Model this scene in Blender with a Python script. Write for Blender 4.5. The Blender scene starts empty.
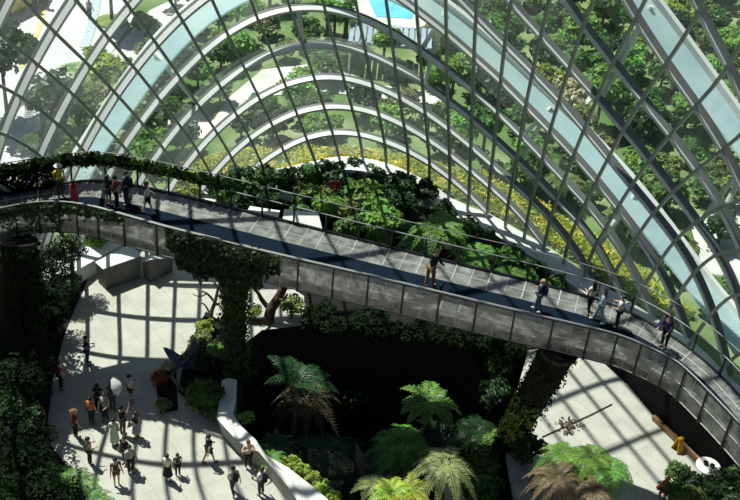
"""Visitors walk through a glass domed garden hall on a curved elevated walkway."""
import bpy, bmesh, math, random
import numpy as np
from mathutils import Vector, Matrix
from mathutils.geometry import tessellate_polygon
random.seed(7)
PI = math.pi
COL = bpy.context.scene.collection

# ---------------------------------------------------------------- camera
PITCH, FPX, ROLL, CAMH = .632, 1150., -.092, 36.
_c, _s = math.cos(ROLL), math.sin(ROLL); _cp, _sp = math.cos(PITCH), math.sin(PITCH)
CR = Vector((_c, -_s*_sp, -_s*_cp)); CU = Vector((_s, _c*_sp, _c*_cp)); CF = Vector((0, _cp, -_sp))
cam = bpy.data.objects.new('camera', bpy.data.cameras.new('camera')); COL.objects.link(cam)
cam.data.sensor_width = 36.; cam.data.lens = FPX/740*36; cam.data.clip_end = 600
cam.matrix_world = Matrix(((CR.x, CU.x, -CF.x, 0), (CR.y, CU.y, -CF.y, 0), (CR.z, CU.z, -CF.z, CAMH), (0, 0, 0, 1)))
bpy.context.scene.camera = cam

def at(px, py, z=0.):
    """world point where the sight line of a photo pixel meets height z"""
    d = CF + CR*((px-370)/FPX) - CU*((py-250)/FPX)
    t = (z-CAMH)/d.z
    return Vector((d.x*t, d.y*t, z))
def px_of(p):
    v = Vector(p)-Vector((0, 0, CAMH)); k = v.dot(CF)
    return (370+FPX*v.dot(CR)/k, 250-FPX*v.dot(CU)/k)

# ---------------------------------------------------------------- materials
def mat(name, c1, c2=None, rough=.6, scale=4., metal=0., bump=0., detail=4., rnd=0., trans=0., spec=.4, lo=.35, hi=.65, coord='Object'):
    m = bpy.data.materials.new(name); m.use_nodes = True
    nt = m.node_tree; N = nt.nodes; L = nt.links
    b = N['Principled BSDF']; out = N['Material Output']
    b.inputs['Roughness'].default_value = rough; b.inputs['Metallic'].default_value = metal
    b.inputs['Specular IOR Level'].default_value = spec
    c2 = c2 or tuple(x*.75 for x in c1)
    tc = N.new('ShaderNodeTexCoord'); no = N.new('ShaderNodeTexNoise'); rp = N.new('ShaderNodeValToRGB')
    no.inputs['Scale'].default_value = scale; no.inputs['Detail'].default_value = detail
    L.new(tc.outputs[coord], no.inputs['Vector']); L.new(no.outputs['Fac'], rp.inputs['Fac'])
    rp.color_ramp.elements[0].position = lo; rp.color_ramp.elements[1].position = hi
    rp.color_ramp.elements[0].color = (*c2, 1); rp.color_ramp.elements[1].color = (*c1, 1)
    col = rp.outputs['Color']
    if rnd:
        oi = N.new('ShaderNodeObjectInfo'); hs = N.new('ShaderNodeHueSaturation'); mr = N.new('ShaderNodeMapRange'); mr2 = N.new('ShaderNodeMapRange')
        mr.inputs['To Min'].default_value = 1-rnd; mr.inputs['To Max'].default_value = 1+rnd
        mr2.inputs['To Min'].default_value = .5-rnd*.06; mr2.inputs['To Max'].default_value = .5+rnd*.06
        L.new(oi.outputs['Random'], mr.inputs['Value']); L.new(mr.outputs['Result'], hs.inputs['Value'])
        L.new(oi.outputs['Random'], mr2.inputs['Value']); L.new(mr2.outputs['Result'], hs.inputs['Hue'])
        L.new(col, hs.inputs['Color']); col = hs.outputs['Color']
    L.new(col, b.inputs['Base Color'])
    if bump:
        bp = N.new('ShaderNodeBump'); bp.inputs['Strength'].default_value = bump; bp.inputs['Distance'].default_value = .1
        L.new(no.outputs['Fac'], bp.inputs['Height']); L.new(bp.outputs['Normal'], b.inputs['Normal'])
    if trans:
        tr = N.new('ShaderNodeBsdfTranslucent'); mx = N.new('ShaderNodeMixShader'); mx.inputs['Fac'].default_value = trans
        L.new(col, tr.inputs['Color']); L.new(b.outputs['BSDF'], mx.inputs[1]); L.new(tr.outputs['BSDF'], mx.inputs[2])
        L.new(mx.outputs['Shader'], out.inputs['Surface'])
    return m
def leafmat(name, c1, c2, rnd=.25, scale=1.4, spec=.35, rough=.45): return mat(name, c1, c2, rough=rough, scale=scale, rnd=rnd, trans=.28, detail=6, spec=spec)

def glass_mat():
    m = bpy.data.materials.new('dome glass'); m.use_nodes = True; nt = m.node_tree; N = nt.nodes; L = nt.links
    N.remove(N['Principled BSDF']); out = N['Material Output']
    t = N.new('ShaderNodeBsdfTransparent'); t.inputs['Color'].default_value = (.86, .94, .91, 1)
    g = N.new('ShaderNodeBsdfGlossy'); g.inputs['Roughness'].default_value = .06
    d = N.new('ShaderNodeBsdfTranslucent'); d.inputs['Color'].default_value = (.85, 1, .95, 1)
    fr = N.new('ShaderNodeFresnel'); fr.inputs['IOR'].default_value = 1.3
    no = N.new('ShaderNodeTexNoise'); no.inputs['Scale'].default_value = .35; no.inputs['Detail'].default_value = 5
    tc = N.new('ShaderNodeTexCoord'); L.new(tc.outputs['Object'], no.inputs['Vector'])
    mr = N.new('ShaderNodeMapRange'); mr.inputs['From Min'].default_value = .35; mr.inputs['From Max'].default_value = .75
    mr.inputs['To Min'].default_value = .025; mr.inputs['To Max'].default_value = .09
    L.new(no.outputs['Fac'], mr.inputs['Value'])
    m1 = N.new('ShaderNodeMixShader'); m2 = N.new('ShaderNodeMixShader')
    L.new(mr.outputs['Result'], m1.inputs['Fac']); L.new(t.outputs[0], m1.inputs[1]); L.new(d.outputs[0], m1.inputs[2])
    L.new(fr.outputs[0], m2.inputs['Fac']); L.new(m1.outputs[0], m2.inputs[1]); L.new(g.outputs[0], m2.inputs[2])
    L.new(m2.outputs[0], out.inputs['Surface']); return m

def mesh_panel_mat(name, c, hole=.45, scale=26.):
    m = mat(name, c, tuple(x*.6 for x in c), rough=.45, scale=1.3, metal=.3); nt = m.node_tree; N = nt.nodes; L = nt.links
    b = N['Principled BSDF']; out = N['Material Output']; t = N.new('ShaderNodeBsdfTransparent'); mx = N.new('ShaderNodeMixShader')
    v = N.new('ShaderNodeTexNoise'); v.inputs['Scale'].default_value = scale*.12; v.inputs['Detail'].default_value = 6
    tc = N.new('ShaderNodeTexCoord'); L.new(tc.outputs['Object'], v.inputs['Vector'])
    lt = N.new('ShaderNodeMapRange'); lt.inputs['From Min'].default_value = .35; lt.inputs['From Max'].default_value = .65
    lt.inputs['To Min'].default_value = hole+.25; lt.inputs['To Max'].default_value = max(0, hole-.28); L.new(v.outputs['Fac'], lt.inputs['Value'])
    L.new(lt.outputs[0], mx.inputs['Fac']); L.new(b.outputs[0], mx.inputs[1]); L.new(t.outputs[0], mx.inputs[2]); L.new(mx.outputs[0], out.inputs['Surface'])
    return m

def plaza_mat():
    m = mat('plaza concrete', (.52, .508, .45), (.44, .432, .385), rough=.8, scale=1.1, detail=8, bump=.05); nt = m.node_tree; N = nt.nodes; L = nt.links
    b = N['Principled BSDF']; src = b.inputs['Base Color'].links[0].from_socket
    br = N.new('ShaderNodeTexBrick'); br.inputs['Scale'].default_value = .28; br.inputs['Mortar Size'].default_value = .006
    br.inputs['Color1'].default_value = br.inputs['Color2'].default_value = (1, 1, 1, 1); br.inputs['Mortar'].default_value = (.82, .82, .80, 1)
    tc = N.new('ShaderNodeTexCoord'); mp = N.new('ShaderNodeMapping'); mp.inputs['Rotation'].default_value[2] = .9
    L.new(tc.outputs['Object'], mp.inputs['Vector']); L.new(mp.outputs[0], br.inputs['Vector'])
    mx = N.new('ShaderNodeMix'); mx.data_type = 'RGBA'; mx.blend_type = 'MULTIPLY'; mx.inputs['Factor'].default_value = 1
    L.new(src, mx.inputs[6]); L.new(br.outputs['Color'], mx.inputs[7]); L.new(mx.outputs[2], b.inputs['Base Color']); return m

M = {}
M['glass'] = glass_mat(); M['plaza'] = plaza_mat()
M['steel'] = mat('pale grey painted steel', (.74, .76, .75), (.66, .68, .67), rough=.45, scale=.8)
M['gutter_steel'] = mat('charcoal steel gutter', (.18, .185, .18), (.15, .155, .15), rough=.6, scale=.8)  # dark colour standing for the unlit faces of the dome rings
M['rib'] = mat('dark grey painted steel', (.37, .40, .38), (.31, .34, .32), rough=.45, scale=.8)
M['white_steel'] = mat('white painted steel', (.92, .93, .92), (.86, .88, .87), rough=.4, scale=.6, trans=.3)
M['web'] = mat('pale blue steel web', (.80, .95, .97), (.66, .86, .90), rough=.4, scale=.5, trans=.55)
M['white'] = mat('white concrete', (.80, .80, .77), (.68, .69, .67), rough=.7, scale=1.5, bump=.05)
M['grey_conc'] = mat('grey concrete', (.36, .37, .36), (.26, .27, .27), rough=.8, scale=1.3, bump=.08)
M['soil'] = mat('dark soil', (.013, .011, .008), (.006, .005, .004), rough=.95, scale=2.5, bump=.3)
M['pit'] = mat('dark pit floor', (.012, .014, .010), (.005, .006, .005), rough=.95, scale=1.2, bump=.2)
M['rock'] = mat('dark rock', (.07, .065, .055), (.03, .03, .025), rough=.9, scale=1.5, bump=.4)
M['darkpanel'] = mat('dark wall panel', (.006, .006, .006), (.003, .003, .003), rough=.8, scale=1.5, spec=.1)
M['wood'] = mat('brown timber edge', (.34, .19, .09), (.22, .12, .06), rough=.6, scale=3)
M['ground'] = mat('garden ground', (.30, .35, .18), (.09, .17, .045), rough=.95, scale=.22, detail=9, lo=.40, hi=.68)
M['pave'] = mat('pale paving', (.70, .69, .65), (.52, .52, .48), rough=.85, scale=.5, detail=7)
M['road'] = mat('pale asphalt', (.62, .62, .63), (.54, .54, .56), rough=.85, scale=.4, detail=6)
M['yellowline'] = mat('yellow road paint', (.85, .70, .22), rough=.6)
M['gutter'] = mat('blue grey gutter', (.50, .60, .66), rough=.6)
M['blue_deck'] = mat('blue walkway surface', (.007, .014, .028), (.005, .011, .022), rough=.9, scale=2, spec=.08)
M['grate'] = mesh_panel_mat('grey floor grating', (.36, .36, .34), .30, 22)
M['panel'] = mesh_panel_mat('perforated railing sheet', (.40, .39, .36), .30, 24)
M['frame'] = mat('dark railing steel', (.035, .037, .037), rough=.35, metal=.4)
M['rail'] = mat('handrail steel', (.22, .23, .22), (.18, .19, .18), rough=.4, metal=.2)
M['under'] = mat('dark walkway underside', (.03, .03, .03), rough=.7)
M['bark'] = mat('brown bark', (.13, .085, .05), (.06, .04, .025), rough=.9, scale=6, bump=.5)
M['palebark'] = mat('weathered driftwood', (.24, .20, .15), (.12, .10, .07), rough=.85, scale=5, bump=.4)
M['moss'] = mat('mossy trunk', (.022, .022, .010), (.008, .008, .005), rough=.95, scale=3, bump=.6)
LV = {
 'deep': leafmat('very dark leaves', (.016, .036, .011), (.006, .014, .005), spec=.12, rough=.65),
 'dark': leafmat('dark green leaves', (.035, .085, .022), (.012, .035, .010)),
 'mid': leafmat('mid green leaves', (.12, .25, .055), (.045, .11, .025)),
 'bright': leafmat('bright green leaves', (.26, .46, .09), (.10, .24, .04)),
 'olive': leafmat('olive green leaves', (.27, .31, .10), (.10, .14, .04)),
 'lime': leafmat('yellow green leaves', (.42, .50, .09), (.20, .30, .05)),
 'yellow': leafmat('yellow flowers', (.66, .56, .09), (.20, .30, .05), scale=1.3),
 'cream': leafmat('cream blossom', (.80, .72, .48), (.32, .36, .15)),
 'ivy': leafmat('ivy leaves', (.06, .115, .03), (.02, .045, .012), scale=2.5),
 'frond': leafmat('green fronds', (.19, .40, .08), (.08, .21, .04)),
 'darkfrond': leafmat('dark green fronds', (.035, .095, .03), (.012, .04, .012)),
 'brownfrond': leafmat('brown tinged fronds', (.34, .26, .15), (.17, .15, .07), scale=.8),
 'palefrond': leafmat('pale olive fronds', (.42, .46, .20), (.22, .29, .10)),
 'yellowfrond': leafmat('yellow green fronds', (.50, .55, .07), (.24, .38, .05)),
 'red': leafmat('red leaves', (.40, .07, .04), (.15, .08, .03)),
 'bluegrey': leafmat('blue grey leaves', (.10, .16, .24), (.04, .07, .12)),
}

# ---------------------------------------------------------------- object helpers
def link(o, parent=None):
    COL.objects.link(o)
    if parent is not None: o.parent = parent
    return o
def meshobj(name, V, F, m, parent=None, smooth=False, loc=None):
    me = bpy.data.meshes.new(name); me.from_pydata([tuple(v) for v in V], [], F)
    if m is not None: me.materials.append(m)
    if smooth: me.polygons.foreach_set('use_smooth', [True]*len(me.polygons))
    me.update(); o = bpy.data.objects.new(name, me)
    if loc is not None: o.location = loc
    return link(o, parent)
def tag(o, label, cat, group=None, kind=None):
    if label: o['label'] = label
    if cat: o['category'] = cat
    if group: o['group'] = group
    if kind: o['kind'] = kind
    return o
def thing(name, label, cat, loc=(0, 0, 0), rz=0, group=None):
    o = bpy.data.objects.new(name, None); o.empty_display_size = .2; o.location = loc; o.rotation_euler = (0, 0, rz)
    link(o); return tag(o, label, cat, group)
def struct(name, V, F, m, parent=None, smooth=False):
    o = meshobj(name, V, F, m, parent, smooth); o['kind'] = 'structure'; return o
class MB:
    """collects simple solids into one mesh"""
    def __init__(s): s.V = []; s.F = []
    def add(s, V, F):
        n = len(s.V); s.V += [tuple(v) for v in V]; s.F += [tuple(i+n for i in f) for f in F]; return s
    def box(s, c, d, rz=0):
        x, y, z = (k/2 for k in d); R = Matrix.Rotation(rz, 3, 'Z'); c = Vector(c)
        V = [c+R@Vector((a*x, b*y, e*z)) for e in (-1, 1) for a, b in ((-1, -1), (1, -1), (1, 1), (-1, 1))]
        return s.add(V, [(3, 2, 1, 0), (4, 5, 6, 7), (0, 1, 5, 4), (1, 2, 6, 5), (2, 3, 7, 6), (3, 0, 4, 7)])
    def tube(s, pts, r, n=8, cap=True):
        pts = [Vector(p) for p in pts]; k = len(pts); rs = r if isinstance(r, (list, tuple)) else [r]*k; V = []; F = []
        prev = None
        for i, p in enumerate(pts):
            d = (pts[min(i+1, k-1)]-pts[max(i-1, 0)]).normalized()
            a = prev if prev is not None else Vector((0, 0, 1)) if abs(d.z) < .9 else Vector((1, 0, 0))
            a = (a-d*a.dot(d)).normalized(); b = d.cross(a); prev = a
            for q in range(n): V.append(p+(a*math.cos(2*PI*q/n)+b*math.sin(2*PI*q/n))*rs[i])
        for i in range(k-1):
            for q in range(n): F.append((i*n+q, i*n+(q+1) % n, (i+1)*n+(q+1) % n, (i+1)*n+q))
        if cap: F += [tuple(range(n))[::-1], tuple(range((k-1)*n, k*n))]
        return s.add(V, F)
    def beam(s, pts, nrm, w, d, lift=None):
        """box section along pts; nrm gives the outward direction, w the width across, d the depth inwards"""
        pts = [Vector(p) for p in pts]; k = len(pts); V = []; F = []
        dd = d if isinstance(d, list) else [d]*k
        for i, p in enumerate(pts):
            t = (pts[min(i+1, k-1)]-pts[max(i-1, 0)]).normalized(); n = Vector(nrm[i]); n = (n-t*n.dot(t)).normalized(); b = t.cross(n); e = dd[i]*.3 if lift is None else lift[i]
            for x, y in ((-1, 0), (1, 0), (1, -1), (-1, -1)): V.append(p+b*(x*w/2)+n*(y*dd[i]+e))
        for i in range(k-1):
            for q in range(4): F.append((i*4+q, i*4+(q+1) % 4, i*4+4+(q+1) % 4, i*4+4+q))
        F += [(3, 2, 1, 0), ((k-1)*4, (k-1)*4+1, (k-1)*4+2, (k-1)*4+3)]
        return s.add(V, F)
    def lathe(s, prof, n=16, c=(0, 0, 0), cap=True):
        c = Vector(c); V = [c+Vector((r*math.cos(2*PI*q/n), r*math.sin(2*PI*q/n), z)) for r, z in prof for q in range(n)]; F = []
        for i in range(len(prof)-1):
            for q in range(n): F.append((i*n+q, i*n+(q+1) % n, (i+1)*n+(q+1) % n, (i+1)*n+q))
        if cap: F += [tuple(range(n))[::-1], tuple(range((len(prof)-1)*n, len(prof)*n))]
        return s.add(V, F)
    def build(s, name, m, parent=None, smooth=False): return meshobj(name, s.V, s.F, m, parent, smooth)

def strip(A, B):
    n = len(A); return list(A)+list(B), [(i, i+1, n+i+1, n+i) for i in range(n-1)]
def arclen(P):
    s = [0.]
    for a, b in zip(P, P[1:]): s.append(s[-1]+(Vector(b)-Vector(a)).length)
    return s
def resample(P, n=None, step=None):
    P = [Vector(p) for p in P]; s = arclen(P)
    if n is None: n = max(2, int(round(s[-1]/step))+1)
    Q = []
    # centripetal-free catmull-rom on the control polygon
    fine = []
    for i in range(len(P)-1):
        p0 = P[max(i-1, 0)]; p1 = P[i]; p2 = P[i+1]; p3 = P[min(i+2, len(P)-1)]
        for k in range(8):
            t = k/8; fine.append(.5*((2*p1)+(p2-p0)*t+(2*p0-5*p1+4*p2-p3)*t*t+(3*p1-p0-3*p2+p3)*t**3))
    fine.append(P[-1]); s = arclen(fine)
    j = 0
    for k in range(n):
        u = s[-1]*k/(n-1)
        while j < len(fine)-2 and s[j+1] < u: j += 1
        w = (u-s[j])/max(1e-9, s[j+1]-s[j]); Q.append(fine[j].lerp(fine[j+1], min(1, max(0, w))))
    return Q
def inpoly(x, y, P):
    r = False; n = len(P)
    for i in range(n):
        a, b = P[i], P[i-1]
        if (a[1] > y) != (b[1] > y) and x < (b[0]-a[0])*(y-a[1])/(b[1]-a[1])+a[0]: r = not r
    return r
def ordinal(n):
    return 'first second third fourth fifth sixth seventh eighth ninth tenth eleventh twelfth'.split()[n-1] if n <= 12 else '%d%s' % (n, 'th' if 10 <= n % 100 <= 20 else {1: 'st', 2: 'nd', 3: 'rd'}.get(n % 10, 'th'))

# ---------------------------------------------------------------- foliage meshes
def leaf_verts(P, Nn, size, asp, rng):
    """one folded diamond leaf per point, facing about Nn"""
    n = len(P); Nn = Nn/np.maximum(1e-6, np.linalg.norm(Nn, axis=1))[:, None]
    a = rng.normal(size=(n, 3)); a -= Nn*(a*Nn).sum(1)[:, None]; a /= np.linalg.norm(a, axis=1)[:, None]; b = np.cross(Nn, a)
    L = (size*rng.uniform(.6, 1.35, n))[:, None]; W = L*asp
    V = np.stack([P-a*L*.5, P+b*W*.5-Nn*L*.08, P+a*L*.5-Nn*L*.12, P-b*W*.5-Nn*L*.08], 1).reshape(-1, 3)
    return V
def np_mesh(name, V, m, nq=4):
    n = len(V)//nq; me = bpy.data.meshes.new(name); me.vertices.add(len(V)); me.vertices.foreach_set('co', np.asarray(V, np.float32).ravel())
    me.loops.add(n*nq); me.loops.foreach_set('vertex_index', np.arange(n*nq, dtype=np.int32))
    me.polygons.add(n); me.polygons.foreach_set('loop_start', np.arange(0, n*nq, nq, dtype=np.int32)); me.polygons.foreach_set('loop_total', np.full(n, nq, np.int32))
    me.update(calc_edges=True); me.validate()
    if m is not None: me.materials.append(m)
    return me
def blob_cloud(n, blobs, size, seed, asp=.55, fill=.35):
    """leaves over the skin of several ellipsoid clumps"""
    rng = np.random.default_rng(seed); C = np.array([b[0] for b in blobs], float); R = np.array([b[1] for b in blobs], float)
    if R.ndim == 1: R = np.stack([R, R, R*.85], 1)
    w = (R[:, 0]*R[:, 1]); k = rng.choice(len(blobs), n, p=w/w.sum())
    d = rng.normal(size=(n, 3)); d /= np.linalg.norm(d, axis=1)[:, None]; d[:, 2] = np.where(d[:, 2] < -.55, -d[:, 2], d[:, 2])
    rr = 1-fill*rng.random(n)**2
    P = C[k]+d*R[k]*rr[:, None]; Nn = d+rng.normal(size=(n, 3))*.45+np.array([0, 0, .45])
    return leaf_verts(P, Nn, size, asp, rng)
def crown_blobs(seed, n=7, r=1., flat=.8):
    rnd = random.Random(seed); B = [((0, 0, 0), (r*.72, r*.72, r*.62*flat))]
    for i in range(n):
        a = 2*PI*i/n+rnd.uniform(-.3, .3); q = r*rnd.uniform(.38, .66); s = r*rnd.uniform(.30, .48)
        B.append(((q*math.cos(a), q*math.sin(a), r*flat*rnd.uniform(-.25, .45)), (s, s, s*.85)))
    B.append(((rnd.uniform(-.2, .2)*r, rnd.uniform(-.2, .2)*r, r*.5*flat), (r*.42, r*.42, r*.36)))
    return B
def frond_quads(L, W, n, droop, seed, lift=.5, taper=.9, leafw=.30, vee=.25, tip=.25):
    """one feathered frond growing along +x: pairs of narrow leaflets on an arching stalk"""
    rnd = random.Random(seed); V = []
    def stalk(t): return Vector((L*(t*.98-.10*droop*t*t), 0, L*(lift*t-droop*t*t)))
    for i in range(n):
        t = .12+.88*i/(n-1); p = stalk(t); tg = (stalk(min(1, t+.03))-stalk(t-.03)).normalized()
        w = W*math.sin(PI*min(1, (.18+.82*(1-t)**taper)))**.8 if False else W*((1-t)**.7*.9+tip*.4)*min(1, .45+t*2.2)
        lw = leafw*L/n*2.2
        up = Vector((-tg.z, 0, tg.x))
        for sgn in (-1, 1):
            d = (Vector((0, sgn, 0))+tg*.55+up*vee*rnd.uniform(.3, 1.2)-Vector((0, 0, .25*rnd.random()))).normalized()
            e = p+d*w*rnd.uniform(.85, 1.1); e.z -= w*.12
            mid = p.lerp(e, .5)+up*w*.05
            V += [p, mid+tg*lw*.5, e, mid-tg*lw*.5]
    for i in range(6):      # the stalk itself as a thin ribbon
        a, b = stalk(i/6), stalk((i+1)/6); h = L*.012
        V += [a+Vector((0, h, 0)), b+Vector((0, h, 0)), b-Vector((0, h, 0)), a-Vector((0, h, 0))]
    return V
def frond_crown(nf, L, W, n, droop, seed, lift=.5, var=.25, tiers=1, leafw=.30):
    rnd = random.Random(seed); V = []
    for i in range(nf):
        a = 2*PI*i/nf*(1 if tiers == 1 else 2.4)+rnd.uniform(-.15, .15); k = (i/nf) if tiers > 1 else rnd.random()*.4
        f = frond_quads(L*rnd.uniform(1-var, 1.05), W*rnd.uniform(.85, 1.1), n, droop*rnd.uniform(.8, 1.25)+k*.15, seed*31+i, lift*rnd.uniform(.75, 1.2)+(.5*(1-k) if tiers > 1 else 0), leafw=leafw)
        R = Matrix.Rotation(a, 3, 'Z'); V += [R@v for v in f]
    return np.array([tuple(v) for v in V])

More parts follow.
